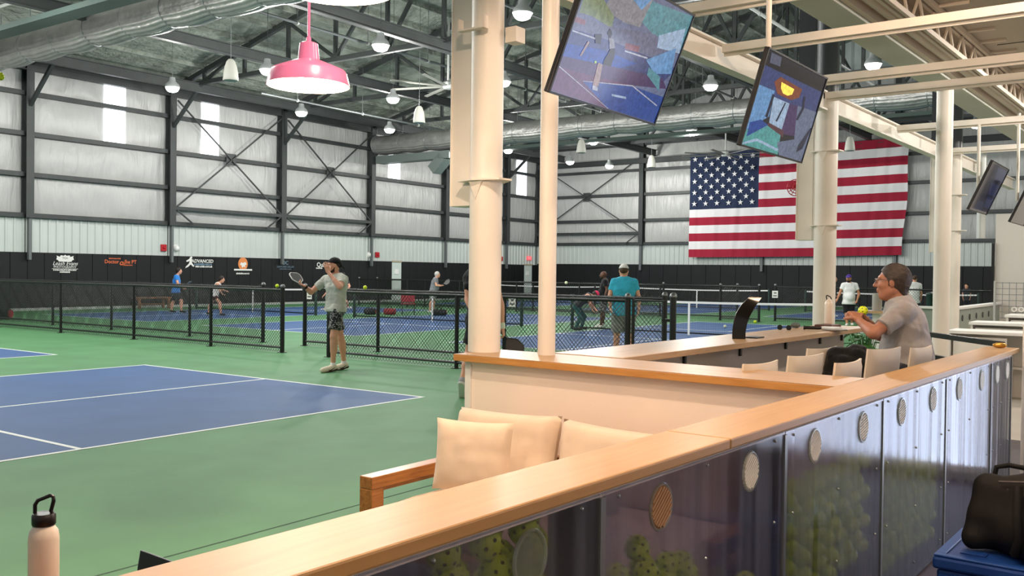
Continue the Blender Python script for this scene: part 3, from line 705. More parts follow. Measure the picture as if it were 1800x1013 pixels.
# ---- ball wall under the ledge
def poly_mat(name, c, trans, rough, dc, blur):
    m = bpy.data.materials.new(name); m.use_nodes = True; nt = m.node_tree; nt.nodes.remove(nt.nodes['Principled BSDF']); out = nt.nodes['Material Output']
    tc = nt.nodes.new('ShaderNodeTexCoord'); mp = nt.nodes.new('ShaderNodeMapping'); nt.links.new(tc.outputs['Object'], mp.inputs[0]); mp.inputs['Scale'].default_value = (1, 1, .02)
    wv = nt.nodes.new('ShaderNodeTexWave'); wv.inputs['Scale'].default_value = 52; wv.bands_direction = 'X'; wv.inputs['Distortion'].default_value = .4
    nt.links.new(mp.outputs[0], wv.inputs[0])
    nz = nt.nodes.new('ShaderNodeTexNoise'); nz.inputs['Scale'].default_value = 14; nz.inputs['Detail'].default_value = 3; nt.links.new(mp.outputs[0], nz.inputs[0])
    nr = nt.nodes.new('ShaderNodeValToRGB'); nr.color_ramp.elements[0].position = .42; nr.color_ramp.elements[1].position = .68; nt.links.new(nz.outputs[0], nr.inputs[0])
    mul = nt.nodes.new('ShaderNodeMath'); mul.operation = 'MULTIPLY'; nt.links.new(wv.outputs['Fac'], mul.inputs[0]); nt.links.new(nr.outputs[0], mul.inputs[1])
    tr = nt.nodes.new('ShaderNodeBsdfTransparent'); tr.inputs[0].default_value = lin(c)
    df = nt.nodes.new('ShaderNodeBsdfDiffuse'); df.inputs[0].default_value = lin(dc)
    tl = nt.nodes.new('ShaderNodeBsdfTranslucent'); tl.inputs[0].default_value = lin(dc)
    m1 = nt.nodes.new('ShaderNodeMixShader'); m1.inputs[0].default_value = .6; nt.links.new(df.outputs[0], m1.inputs[1]); nt.links.new(tl.outputs[0], m1.inputs[2])
    ml = nt.nodes.new('ShaderNodeMath'); ml.operation = 'MULTIPLY_ADD'; ml.inputs[1].default_value = .42; ml.inputs[2].default_value = 1-trans-.06; nt.links.new(mul.outputs[0], ml.inputs[0])
    m2 = nt.nodes.new('ShaderNodeMixShader'); nt.links.new(ml.outputs[0], m2.inputs[0]); rf = nt.nodes.new('ShaderNodeBsdfRefraction'); rf.inputs['IOR'].default_value = 1.01; rf.inputs['Roughness'].default_value = .32; rf.inputs[0].default_value = lin(c)
    m4 = nt.nodes.new('ShaderNodeMixShader'); m4.inputs[0].default_value = blur; nt.links.new(tr.outputs[0], m4.inputs[1]); nt.links.new(rf.outputs[0], m4.inputs[2]); nt.links.new(m4.outputs[0], m2.inputs[1]); nt.links.new(m1.outputs[0], m2.inputs[2])
    gl = nt.nodes.new('ShaderNodeBsdfGlossy'); gl.inputs['Roughness'].default_value = rough; gl.inputs[0].default_value = (.9,.93,1,1)
    bp = nt.nodes.new('ShaderNodeBump'); bp.inputs['Strength'].default_value = .12; bp.inputs['Distance'].default_value = .004; nt.links.new(mul.outputs[0], bp.inputs['Height']); nt.links.new(bp.outputs[0], gl.inputs['Normal'])
    fr = nt.nodes.new('ShaderNodeFresnel'); fr.inputs['IOR'].default_value = 1.5
    ge = nt.nodes.new('ShaderNodeNewGeometry'); om = nt.nodes.new('ShaderNodeMath'); om.operation = 'SUBTRACT'; om.inputs[0].default_value = 1.0; nt.links.new(ge.outputs['Backfacing'], om.inputs[1])
    fm = nt.nodes.new('ShaderNodeMath'); fm.operation = 'MULTIPLY'; nt.links.new(fr.outputs[0], fm.inputs[0]); nt.links.new(om.outputs[0], fm.inputs[1])
    m3 = nt.nodes.new('ShaderNodeMixShader'); nt.links.new(fm.outputs[0], m3.inputs[0]); nt.links.new(m2.outputs[0], m3.inputs[1]); nt.links.new(gl.outputs[0], m3.inputs[2])
    nt.links.new(m3.outputs[0], out.inputs[0]); return m
m_poly = poly_mat('polycarbonate', '#e4e5ec', .88, .12, '#b4b6c4', .28)
m_polyb = poly_mat('polycarbonate_back', '#bdb8c2', .72, .2, '#6d6470', .0)
m_alu = M('aluminium_strip', '#8f9394', .35, .7, .5)
m_stud = M('stud_dark', '#4a4648', .7)
m_slatw = M('vent_slat_white', '#ddd8cc', .5); m_slatb = M('vent_slat_wood', '#a07a56', .6); m_slatc = poly_mat('vent_clear', '#eef0ea', .66, .2, '#c9ccc4', .2)
bw = thing('ball_wall', 'clear fluted plastic wall under the foreground ledge, holding yellow balls', 'wall panel', LP(3.5, -.12, 0))
seams = [-.9, .86, 2.13, 3.40, 4.63, 5.87, 7.16, 7.9]
for i in range(len(seams)-1):
    a, b = seams[i], seams[i+1]
    p = MB().obox(LP((a+b)/2, -.203, .52), LE, UP, LN, b-a-.012, 1.0, .008).build('panel', m_poly, bw)
    MB().obox(LP((a+b)/2, -.045, .52), LE, UP, LN, b-a-.012, 1.0, .008).build('back_panel', m_polyb, bw)
    lbox(MB(), b-.02, b+.02, -.196, -.05, .02, LT-.06).build('stud', m_stud, bw)
    lbox(MB(), b-.012, b+.012, -.212, -.2, .02, LT-.06).build('seam_strip', m_alu, bw)
    n = 2
    for k in range(n):
        s = a+(b-a)*(k+.5)/n
        if i == 0: continue
        mat = m_slatc if s < 2.0 else (m_slatb if s < 2.9 else m_slatw)
        c = LP(s, -.209, .925)
        dpart = MB(); dpart.path([c+LE*(.062*math.cos(q))+UP*(.066*math.sin(q)) for q in np.linspace(0, 2*math.pi, 36, endpoint=False)], .0055, 6, closed=True)
        ring = dpart.build('vent_ring', m_slatc, bw, smooth=50)
        MB().prism([(.06*math.cos(q), .064*math.sin(q)) for q in np.linspace(0, 2*math.pi, 32, endpoint=False)], c+LN*.003, LE, UP, LN, .003).build('vent_disc', mat, ring)
        if s > 2.0:
            ang = math.radians(38 if s < 4 else 12); u = LE*math.cos(ang)+UP*math.sin(ang); v = UP*math.cos(ang)-LE*math.sin(ang)
            for q in np.linspace(-.05, .05, 9):
                h = math.sqrt(max(.0, .058**2-q*q)); MB().obox(c+v*q-LN*.002, u, v, LN, 2*h, .0065, .007).build('slat', mat, ring)
    for z in (1.0, .705, .40, .1):
        for s in (a+.08, b-.1, (a+b)/2-.02):
            if i > 0: MB().lathe([(.0,.006),(.004,.005),(.006,0)], LP(s, -.208, z), 8, ax=-LN, cap=False).build('screw', m_galv, bw)
lbox(MB(), -.9, 7.9, -.2, -.05, 0, .03).build('bottom_plate', m_stud, bw)
for i, z in ((1, .42), (2, .42), (3, .30), (4, .12), (5, .12)):
    lbox(MB(), seams[i]+.022, seams[i+1]-.022, -.197, -.05, z-.012, z).build('inner_shelf', m_stud, bw)
def heap(s0, s1, zb, top, lab, grp):
    d = .078; row = 0; z = zb+.039
    while True:
        n = 0; s = s0+.06+(d/2 if row % 2 else 0)
        while s < s1-.06:
            if z < top(s): ball(LP(s+rng.uniform(-.014,.014), (-.152 if (row+int(s/d)) % 2 else -.100)+rng.uniform(-.004,.004), z+rng.uniform(-.012,.012)), lab, grp, s=1.06, holes=(s < 3.4)); n += 1
            s += d
        row += 1; z += d*.83
        if n == 0 or row > 14: break
heap(1.34, 2.1, .42, lambda s: (.70 if s < 1.45 else (.98 if 1.55 < s < 2.02 else .8)) if s > 1.3 else .55, 'yellow-green ball heaped behind the clear panel nearest the camera', 'balls in the first wall bay')
heap(2.16, 3.38, .42, lambda s: .80-.5*abs(s-2.52) if s < 2.9 else .50, 'yellow-green ball heaped low behind the second clear panel', 'balls in the second wall bay')
heap(3.43, 4.6, .30, lambda s: .79, 'yellow-green ball seen blurred behind the third, bright fluted panel', 'balls in the third wall bay')
heap(4.66, 5.85, .12, lambda s: .72-.16*(s-4.66), 'yellow-green ball seen blurred behind the fourth fluted panel near the backpack', 'balls in the fourth wall bay')
# ---- low partition behind the sofa, with its cap
def PX(y): return 4.56+.05*(y-1.32)
PD = Vector((.05, 1, 0)).normalized(); PN = Vector((1, -.05, 0)).normalized()
def pbox(mb, d0, d1, y0, y1, z0, z1):
    c = Vector((PX((y0+y1)/2), (y0+y1)/2, (z0+z1)/2))+PN*((d0+d1)/2)
    return mb.obox(c, PN, PD, UP, d1-d0, y1-y0, z1-z0)
t = thing('partition', 'low cream partition wall with a wooden cap behind the sofa', 'partition', (4.75, 2.5, 0))
pbox(MB(), .05, .40, 1.36, 3.70, 0, LT-.045).build('wall_body', m_part, t)
pbox(MB(), -.02, .47, 1.345, 3.80, LT-.043, LT-.003).build('cap_edge', m_edge, t, bevel=.003)
pbox(MB(), -.019, .469, 1.346, 3.799, LT-.0025, LT).build('cap_top', m_captop, t)
pbox(MB(), .036, .05, 1.37, 3.70, LT-.065, LT-.045).build('bead', m_part, t)
pbox(MB(), .034, .41, 3.70, 3.745, 0, LT-.045).build('end_board', m_white, t)
# ---- bar counter beyond the partition
t = thing('bar_counter', 'long wooden bar counter on a pale wall, facing the courts', 'counter', LP(7.6, 1.78, 0))
lbox(MB(), 5.13, 10.25, 1.52, 2.06, LT-.045, LT-.001).build('worktop', m_count, t, bevel=.004)
lbox(MB(), 5.14, 10.0, 1.72, 1.98, 0, LT-.046).build('counter_wall', M('counter_wall_paint', '#cfc7bd', .6), t)
for s in (5.3, 6.35, 7.35, 8.35, 9.25, 9.9):
    b = lbox(MB(), s-.015, s+.015, 1.60, 1.72, LT-.062, LT-.046); lbox(b, s-.015, s+.015, 1.70, 1.72, LT-.14, LT-.062); b.build('bracket', m_black, t)
# ---- columns and poles
def column(x, y, r, z0, zw, ztop, boxc, lab, zb=2.04, collars=(2.2, 3.2), bs=(.15, .2), low=True):
    t = thing('column', lab, 'column', (x, y, z0))
    MB().lathe([(r, z0), (r, zw)], (x, y, 0), 36).build('shaft', m_cream, t, smooth=40)
    if low and ztop > zw: MB().lathe([(r, zw), (r, ztop)], (x, y, 0), 36).build('upper_shaft', m_darkcol, t, smooth=40)
    bx_, by_ = boxc
    MB().obox((bx_, by_, (zb+zw)/2), LE, LN, UP, bs[0], bs[1], zw-zb).obox((bx_, by_-bs[1]/2-.012, (zb+zw)/2), LE, LN, UP, bs[0]*1.1, .012, zw-zb).obox((bx_, by_+bs[1]/2+.0, (zb+zw)/2), LE, LN, UP, bs[0]*1.1, .012, zw-zb).build('flanged_box', m_cream, t, bevel=.004)
    if ztop > zw: MB().obox((bx_, by_, (ztop+zw)/2), LE, LN, UP, bs[0], bs[1], ztop-zw).build('upper_box', m_darkcol, t)
    for z in collars:
        MB().prism([(-.20,-.02),(-.02,-.16),(.16,-.10),(.17,.1),(0,.15),(-.19,.1)], (x, y, z), LN, -LE, UP, .012).build('collar_plate', m_cream, t)
        MB().prism([(-.05, .0), (.06, 0), (.0, -.12)], (x-r-.001, y, z-.006), LN, UP, LE, .01).build('gusset', m_cream, t)
    return t
m_darkcol = M('column_dark', '#3a3d41', .4, .2, .5)
c1 = column(4.95, 3.77, .108, LT, 3.9, 3.9, (5.02, 3.98), 'thick peach-lit round column standing on the end of the low partition', collars=(2.2,), bs=(.15, .17))
MB().prism([(-.12,.06),(-.12,-.02),(.1,-.02),(.1,.06),(.088,.06),(.088,-.01),(-.108,-.01),(-.108,.06)], (4.81, 3.80, 3.19), LN, UP, LE, .05).build('bracket', m_cream, c1)
MB().obox((5.05, 3.62, 3.16), LE, LN, UP, .1, .09, .1).build('bracket', m_cream, c1)
column(11.4, 3.53, .13, 0, 3.72, 10.5, (11.52, 3.80), 'round column with a dark top beside the second tilted screen, white below', collars=(2.21, 3.1))
column(17.25, 3.18, .11, 0, 3.72, 10.5, (17.4, 3.52), 'farther round column with a dark top, right of the flag', collars=(2.4, 3.0), bs=(.12, .12))
def pole(x, y, r, z0, z1, lab, mat=None):
    t = thing('pole', lab, 'pole', (x, y, z0)); MB().lathe([(r, z0), (r, z1)], (x, y, 0), 28).build('tube', mat or m_cream, t, smooth=40)
    return t
pole(5.02, 3.32, .0565, LT, 4.0, 'slim peach-lit pole standing on the partition cap left of the big screen')
pole(12.95, 2.52, .1, 0, 3.99, 'smooth white pole rising to the white soffit in front of the far column')
pole(19.4, 3.11, .075, 2.35, 4.0, 'thin pale pipe dropping from the soffit behind the small dark screen', m_greyp)
# ---- cream beam along the columns, struts to the low ceiling
def BY(x): return 3.94-.0345*x-.01
t = thing('beam', 'cream steel beam running along the column row behind the screens', 'beam', (10, BY(10), 3.57))
for a, b in ((-2.5, 4.8), (5.1, 11.25), (11.56, 17.12), (17.38, 23.3)):
    MB().ibeam((a, BY(a)-.0, 3.69), (b, BY(b), 3.69), .12, .23, .02).build('section', m_cream, t)
for i, (x, lab) in enumerate(((2.3, 'cream strut above the frame that carries the near pendant lamp'), (4.62, 'cream strut carrying the biggest tilted screen, above the frame'), (6.95, 'cream strut with the pole of the second screen, at the top edge'), (8.35, 'cream strut crossing just above the second tilted screen'), (10.2, 'cream strut running right from behind the second screen top corner'), (11.15, 'cream strut just below the previous one, level with the column dark-to-white change'), (14.1, 'cream strut carrying the small dark screen, below the far white pole top'), (17.0, 'farthest cream strut crossing right of the far column'))):
    y0 = BY(x)-.07
    o = MB().bar((x, y0, 3.73), (x-.04, -1.2, 3.73), .055, .075); o.bar((x+.03, y0, 3.695), (x-.01, -1.2, 3.695), .02, .06)
    ob = o.build('strut', m_cream); tag(ob, lab, 'strut'); center(ob)
# ---- low white ceiling over the lounge
m_soff = M('soffit_pale', '#b9bcb0', .6, var=.03, vscale=1); m_deck = M('deck_beige', '#b3a797', .7, var=.05, vscale=1.2); m_joist = M('joist_cream', '#cdc0b0', .55)
def SY(x): return 3.2-.041*x
def slab(x0, x1, o0, o1, z0, z1):
    return MB().add([(x0,SY(x0)+o0,z0),(x1,SY(x1)+o0,z0),(x1,SY(x1)+o1,z0),(x0,SY(x0)+o1,z0),(x0,SY(x0)+o0,z1),(x1,SY(x1)+o0,z1),(x1,SY(x1)+o1,z1),(x0,SY(x0)+o1,z1)], [(0,3,2,1),(4,5,6,7),(0,1,5,4),(1,2,6,5),(2,3,7,6),(3,0,4,7)])
lowc = slab(-3, 23.6, -9.5, -.38, 4.42, 4.55).build('ceiling_low', m_deck); lowc['kind'] = 'structure'
slab(-3, 23.6, -.34, 0, 4.0, 4.9).build('soffit', m_soff, lowc, bevel=.01)
slab(-3, 23.6, -.40, -.345, 4.03, 4.42).build('soffit_lip', m_joist, lowc)
jo = thing('bar_joist', 'cream open-web joist running along the low ceiling at upper right', 'joist', (10, SY(10)-.62, 4.05))
for zz, ww in ((4.08, .05), (4.38, .06)):
    for oo in (-.03, .03): MB().bar((-3, SY(-3)-.62+oo, zz), (23.5, SY(23.5)-.62+oo, zz), .035, ww).build('chord', m_joist, jo)
x = 3.0
while x < 22:
    MB().tube((x, SY(x)-.62, 4.08), (x+.3, SY(x)-.62, 4.38), .016, 6).build('web_rod', m_joist, jo); MB().tube((x+.3, SY(x)-.62, 4.38), (x+.6, SY(x)-.62, 4.08), .016, 6).build('web_rod', m_joist, jo); x += .6
tag(center(MB().tube((-3, SY(-3)-.48, 4.12), (23.4, SY(23.4)-.48, 4.12), .055, 10).build('conduit_pipe', m_joist, None, smooth=40)), 'cream pipe running beside the open-web joist under the low ceiling', 'pipe')
x = 4.0; hp = MB()
for i in range(32):
    xx = 3+i*.62
    MB().bx(xx, xx+.04, SY(xx)-.95, SY(xx)-.66, 4.39, 4.42).build('purlin_end', m_joist, lowc)
for (x0, x1, o, zz, ww) in ((9.2, 23.5, -1.35, 4.25, .42),):
    slab(x0, x1, o-ww, o, zz, 4.42).build('trim_1', m_deck, lowc, bevel=.01)
for xx in (8.9, 12.6, 16.3): MB().bx(xx, xx+.006, -6, SY(xx)-.8, 4.412, 4.42).build('panel_joint', m_stud, lowc)
# ---- tilted television screens hanging from the struts
TVC_COL = {'tv_teal':'#5f9aa6','tv_pale':'#8f9098','tv_skyblue':'#6f9fd0','tv_green':'#7f8f6c','tv_navy':'#3d4a7d','tv_crowd':'#6d7390','tv_palered':'#8d5a68','tv_blue':'#2450a6','tv_violet':'#4e3a66','tv_maroon':'#63385f','tv_blue2':'#2a4e9c','tv_white':'#b9bccb','tv_light':'#a7c0dc','tv_skin':'#a48a86','tv_black':'#15151b','tv_dark':'#1a1b22','tv_ball':'#b9e05a','tv_navyline':'#232a44','tv_greyblue':'#6d7892','tv_maroon2':'#5d3a44','tv_stripe':'#5aa6a4','tv_glow':'#8a4a30','tv_yellow':'#f4c04a','tv_greybox':'#5c6076','tv_navybox':'#252c4d'}
def tv(c, yaw, tilt, base, content, lab, toppole, e=.75, w_=1.22, h_=.69):
    c = Vector(c); n = Vector((math.cos(yaw)*math.cos(tilt), math.sin(yaw)*math.cos(tilt), math.sin(tilt))); r = Vector((-math.sin(yaw), math.cos(yaw), 0)); u = n.cross(r)
    t = thing('television', lab, 'television', c)
    MB().obox(c-n*.018, r, u, n, w_, h_, .028).build('case', m_black, t, bevel=.006)
    for k in (-1, 1):
        MB().obox(c+r*(k*(w_/2-.006)), r, u, n, .012, h_, .012).build('bezel', m_black, t)
        MB().obox(c+u*(k*(h_/2-.006)), r, u, n, w_, .012, .012).build('bezel', m_black, t)
    scr = MB().obox(c-n*.003, r, u, n, w_-.024, h_-.024, .004).build('screen', EMS(base, e), t)
    mats = []; mb = MB()
    lim = lambda p: (max(-w_/2+.014, min(w_/2-.014, p[0])), max(-h_/2+.014, min(h_/2-.014, p[1])))
    for i, (mn, pts) in enumerate(content):
        mt = EMS(TVC_COL[mn], e*(2.2 if mn == 'tv_yellow' else 1))
        if mt not in mats: mats.append(mt)
        P = [lim(q) for q in pts]
        mb.add([c+r*a+u*b-n*.0008+n*(.00012*i) for a, b in P], [tuple(range(len(P)))], mats.index(mt))
    if content: mb.build('screen_picture', mats, scr)
    # mount
    MB().obox(c-n*.07, r, u, n, .3, .3, .04).build('mount_plate', m_black, t)
    p = c-n*.09; q = Vector((p.x, p.y+.06, p.z+.0))
    MB().path([p, q, Vector((q.x, q.y, toppole))], .022, 8).build('mount_pole', m_cream, t, smooth=50)
    return t
def EMS(h, e):
    """screen picture: dim glow under a glossy front"""
    nm = 'screen_%s_%.2f' % (h, e)
    if nm in MATS: return MATS[nm]
    m = M(nm, '#050505', .12, 0, .5); b = m.node_tree.nodes['Principled BSDF']; b.inputs['Emission Strength'].default_value = e
    nt = m.node_tree; tc = nt.nodes.new('ShaderNodeTexCoord'); n = nt.nodes.new('ShaderNodeTexNoise'); n.inputs['Scale'].default_value = 38; n.inputs['Detail'].default_value = 6; n.inputs['Distortion'].default_value = .7
    nt.links.new(tc.outputs['Object'], n.inputs[0]); rp = nt.nodes.new('ShaderNodeValToRGB'); c = lin(h); rp.color_ramp.elements[0].position = .32; rp.color_ramp.elements[1].position = .7
    rp.color_ramp.elements[0].color = (*[x*.72 for x in c[:3]], 1); rp.color_ramp.elements[1].color = (*[min(1, x*1.28+.005) for x in c[:3]], 1)
    nt.links.new(n.outputs[0], rp.inputs[0]); nt.links.new(rp.outputs[0], b.inputs['Emission Color']); return m
TVC1 = [('tv_teal',[(0.034, 0.289), (0.607, 0.374), (0.611, 0.104), (0.228, 0.135), (-0.02, 0.182)]), ('tv_pale',[(-0.334, 0.212), (0.083, 0.317), (0.046, 0.14), (-0.126, 0.126), (-0.376, 0.142)]), ('tv_skyblue',[(-0.146, 0.26), (0.083, 0.317), (0.001, 0.225)]), ('tv_green',[(-0.577, 0.137), (-0.393, 0.183), (-0.244, 0.129), (-0.233, 0.071), (-0.456, 0.085), (-0.574, 0.074)]), ('tv_navy',[(-0.802, -0.016), (0.71, 0.125), (0.708, -0.019), (0.501, -0.11), (-0.749, -0.102)]), ('tv_crowd',[(-0.607, 0.072), (-0.312, 0.068), (0.224, 0.141), (0.591, 0.118), (0.619, 0.018), (-0.191, 0.012), (-0.587, -0.009)]), ('tv_palered',[(-0.603, 0.05), (-0.492, 0.053), (-0.489, 0.03), (-0.597, 0.023)]), ('tv_palered',[(-0.044, 0.034), (0.118, 0.046), (0.122, 0.014), (-0.033, 0.001)]), ('tv_blue',[(-0.779, -0.087), (-0.243, -0.048), (0.153, -0.045), (-0.01, -0.103), (-0.74, -0.152)]), ('tv_violet',[(-0.74, -0.152), (-0.01, -0.103), (0.505, -0.067), (0.667, -0.116), (0.175, -0.168), (-0.71, -0.209)]), ('tv_maroon',[(-0.71, -0.209), (0.175, -0.168), (0.006, -0.339), (-0.617, -0.362)]), ('tv_blue2',[(-0.334, -0.236), (0.192, -0.171), (0.685, -0.167), (0.616, -0.331), (0.006, -0.339)]), ('tv_white',[(-0.712, -0.206), (-0.709, -0.201), (0.018, -0.337), (0.006, -0.339)]), ('tv_white',[(-0.334, -0.236), (-0.331, -0.233), (0.187, -0.165), (0.555, -0.225), (0.553, -0.232), (0.186, -0.172)]), ('tv_white',[(-0.588, -0.016), (-0.579, -0.022), (-0.34, -0.014), (-0.346, -0.006)]), ('tv_white',[(-0.029, -0.004), (-0.023, -0.012), (0.247, 0.0), (0.24, 0.009)]), ('tv_light',[(0.278, 0.146), (0.559, 0.25), (0.611, 0.104), (0.31, 0.08)]), ('tv_skyblue',[(0.231, -0.007), (0.531, 0.123), (0.589, -0.023), (0.385, -0.061)]), ('tv_teal',[(0.292, -0.038), (0.464, -0.064), (0.512, -0.143), (0.305, -0.083)]), ('tv_light',[(-0.005, -0.249), (0.157, -0.238), (0.166, -0.25), (0.003, -0.26)]), ('tv_skin',[(-0.25, -0.118), (-0.201, -0.118), (-0.168, -0.228), (-0.194, -0.255), (-0.229, -0.239)]), ('tv_black',[(-0.202, -0.09), (-0.174, -0.022), (-0.131, -0.019), (-0.11, -0.065), (-0.115, -0.114), (-0.201, -0.118)]), ('tv_pale',[(-0.23, 0.022), (-0.182, 0.026), (-0.135, -0.013), (-0.186, -0.031)]), ('tv_black',[(-0.261, 0.04), (-0.249, 0.067), (-0.213, 0.051), (-0.215, 0.019)]), ('tv_skin',[(-0.415, -0.036), (-0.396, -0.038), (-0.426, -0.117), (-0.446, -0.121)]), ('tv_dark',[(-0.374, 0.009), (-0.306, 0.024), (-0.289, -0.027), (-0.34, -0.032)]), ('tv_ball',[(-0.291, -0.117), (-0.272, -0.113), (-0.265, -0.124), (-0.284, -0.128)]), ('tv_white',[(-0.229, -0.239), (-0.173, -0.239), (-0.16, -0.259), (-0.221, -0.26)])]  # teal and pale blue patches at right are reflections drawn into the picture
TVC2 = [('tv_dark',[(-0.621, 0.339), (0.595, 0.337), (0.574, 0.212), (-0.619, 0.203)]), ('tv_navy',[(-0.626, 0.225), (0.575, 0.226), (0.588, 0.033), (-0.616, 0.039)]), ('tv_skyblue',[(-0.603, 0.088), (-0.301, 0.091), (-0.269, -0.09), (-0.582, -0.227), (-0.613, -0.048)]), ('tv_light',[(-0.292, 0.051), (0.025, 0.05), (0.026, -0.151), (-0.237, -0.131)]), ('tv_navyline',[(-0.336, -0.1), (-0.325, 0.066), (-0.281, 0.065), (-0.292, -0.102)]), ('tv_navyline',[(-0.136, -0.105), (-0.064, 0.045), (-0.04, 0.045), (-0.103, -0.104)]), ('tv_violet',[(0.025, 0.05), (0.186, 0.058), (0.321, -0.162), (0.024, -0.177)]), ('tv_greyblue',[(0.186, 0.058), (0.689, 0.07), (0.713, -0.215), (0.614, -0.328), (0.315, -0.185)]), ('tv_maroon2',[(-0.237, -0.131), (0.071, -0.15), (0.088, -0.2), (-0.336, -0.17)]), ('tv_stripe',[(-0.582, -0.227), (-0.299, -0.148), (0.033, -0.189), (0.087, -0.344), (-0.598, -0.342)]), ('tv_blue2',[(-0.562, -0.172), (-0.389, -0.128), (-0.245, -0.149), (-0.549, -0.272)]), ('tv_light',[(-0.578, -0.316), (-0.373, -0.262), (0.067, -0.29), (0.058, -0.308), (-0.358, -0.281), (-0.573, -0.335)]), ('tv_greyblue',[(0.008, -0.244), (0.315, -0.185), (0.594, -0.335), (0.108, -0.342)]), ('tv_navyline',[(0.242, 0.136), (0.286, 0.143), (0.326, 0.053), (0.271, -0.044), (0.232, -0.04), (0.275, 0.054)]), ('tv_navyline',[(0.566, -0.062), (0.617, -0.06), (0.534, -0.235), (0.428, -0.275), (0.429, -0.216)]), ('tv_glow',[(-0.356, 0.147), (-0.276, 0.197), (0.178, 0.182), (0.162, 0.115), (0.027, 0.076), (-0.248, 0.079)]), ('tv_yellow',[(-0.235, 0.167), (0.03, 0.158), (0.017, 0.117), (-0.058, 0.095), (-0.152, 0.098), (-0.213, 0.126)]), ('tv_greybox',[(-0.544, 0.319), (-0.353, 0.321), (-0.336, 0.259), (-0.523, 0.252)])]  # the pale rectangle is a reflection drawn into the picture
TVC3 = [('tv_navybox',[(-0.124, 0.302), (0.472, 0.305), (0.601, 0.14), (0.044, 0.139)]), ('tv_navybox',[(-0.088, 0.094), (0.513, 0.089), (0.644, -0.08), (0.082, -0.073)]), ('tv_navybox',[(0.1, -0.097), (0.573, -0.102), (0.65, -0.252), (0.188, -0.249)]), ('tv_navyline',[(-0.314, -0.186), (0.084, -0.19), (0.19, -0.317), (-0.345, -0.302)])]

tv((4.58,2.52,2.83), -1.55, -.38, '#6d7899', TVC1, 'largest tilted screen showing a blue and maroon pickleball court', 3.69)
tv((6.84,2.42,2.83), -1.59, -.29, '#23252f', TVC2, 'second tilted screen with a yellow light and painted reflections, left of the dark column', 3.69)
tv((14.07,2.16,2.81), -1.59, -.42, '#12142a', TVC3, 'small dark navy screen tilted at the far right', 3.69)
tv((15.6,1.88,2.72), -1.59, -.42, '#5b5d5c', [], 'grey switched-off screen with a painted faint glow at the right edge behind the small dark one', 4.4, e=.25)  # set is off; its grey tone is given as faint emission
# ---- pendant lamps
m_pink = M('pendant_pink', '#d578a8', .28, 0, .5, coat=.4); m_in = M('pendant_inside', '#fff6ea', .6); m_bulb = EM('bulb_glow', '#ffe2b8', 30.0)
def pendant(p, ztop, lab, S=1.0):
    x, y, z = p; t = thing('pendant_lamp', lab, 'lamp', p)
    prof = [(.203,0),(.2,.012),(.187,.062),(.178,.075),(.075,.118),(.053,.126),(.045,.205),(.03,.212),(.012,.216)]
    MB().lathe([(r*S, h*S) for r, h in prof], p, 40, cap=False).build('shade', m_pink, t, smooth=35)
    MB().lathe([(r*S*.985-.001, h*S-.001) for r, h in prof[:7]], p, 40, cap=False).build('shade_inside', m_in, t, smooth=50)
    MB().lathe([(.012,.21),(.012,.235),(.007,.24)], p, 12).build('strain_relief', m_pink, t)
    MB().tube((x,y,z+.235), (x,y,ztop), .007, 8).build('cord', m_pink, t)
    MB().lathe([(0,.015),(.035,.03),(.045,.065),(.03,.1),(.02,.13)], p, 16, cap=False).build('bulb', m_bulb, t, smooth=60)
    ld = bpy.data.lights.new('pendant_bulb', 'POINT'); ld.energy = PENDANT_W; ld.color = PENDANT_C; ld.shadow_soft_size = .05
    lo = bpy.data.objects.new('pendant_bulb', ld); COL.objects.link(lo); lo.parent = t; lo.location = (0, 0, .0)
pendant((3.16, 3.51, 2.5), 3.575, 'pink metal pendant lamp glowing white, hanging left of the peach column')
pendant((2.19, 2.30, 2.53), 3.69, 'nearer pendant lamp whose bright rim dips into the top edge of the photo')
pendant((2.6, -.9, 2.53), 4.42, 'pendant lamp added beyond the frame to light the clear panels from the camera side', 1.0)  # added out of view to light the panels and balls
pendant((1.2, -1.0, 2.53), 4.42, 'second pendant lamp added beyond the frame as warm fill from the camera side', 1.0)  # another unseen pendant, added as warm fill
for x, y, lab in ((12.2, .2, 'neutral fill lamp added out of view over the walkway cabinets'), (15.6, .1, 'neutral fill lamp added out of view over the wire grid'), (19.5, .2, 'neutral fill lamp added out of view before the right end wall'), (2.7, 2.1, 'warm fill lamp added above the frame in front of the sofa'), (4.2, .5, 'warm fill lamp added above the frame over the ledge'), (7.0, .9, 'warm fill lamp added above the frame over the bar stools')):
    t = thing('fill_downlight', lab, 'lamp', (x, y, 4.36)); MB().lathe([(.09,.0),(.1,.0),(.1,.06)], (x,y,4.36), 20, cap=False).build('trim_ring', m_white, t, smooth=40); MB().lathe([(.0,.03),(.088,.03)], (x,y,4.36), 20, cap=False).build('lens', m_bulb, t)
    ld = bpy.data.lights.new('fill_downlight_bulb', 'POINT'); ld.energy = PENDANT_W*(5.5 if x < 3 else 2.0 if x < 10 else 4.0); ld.color = PENDANT_C if x < 10 else (1, .93, .84); ld.shadow_soft_size = .08  # fill lamps added out of view for partition, bar and low ceiling
    lo = bpy.data.objects.new('fill_downlight_bulb', ld); COL.objects.link(lo); lo.parent = t; lo.location = (0, 0, -.1)
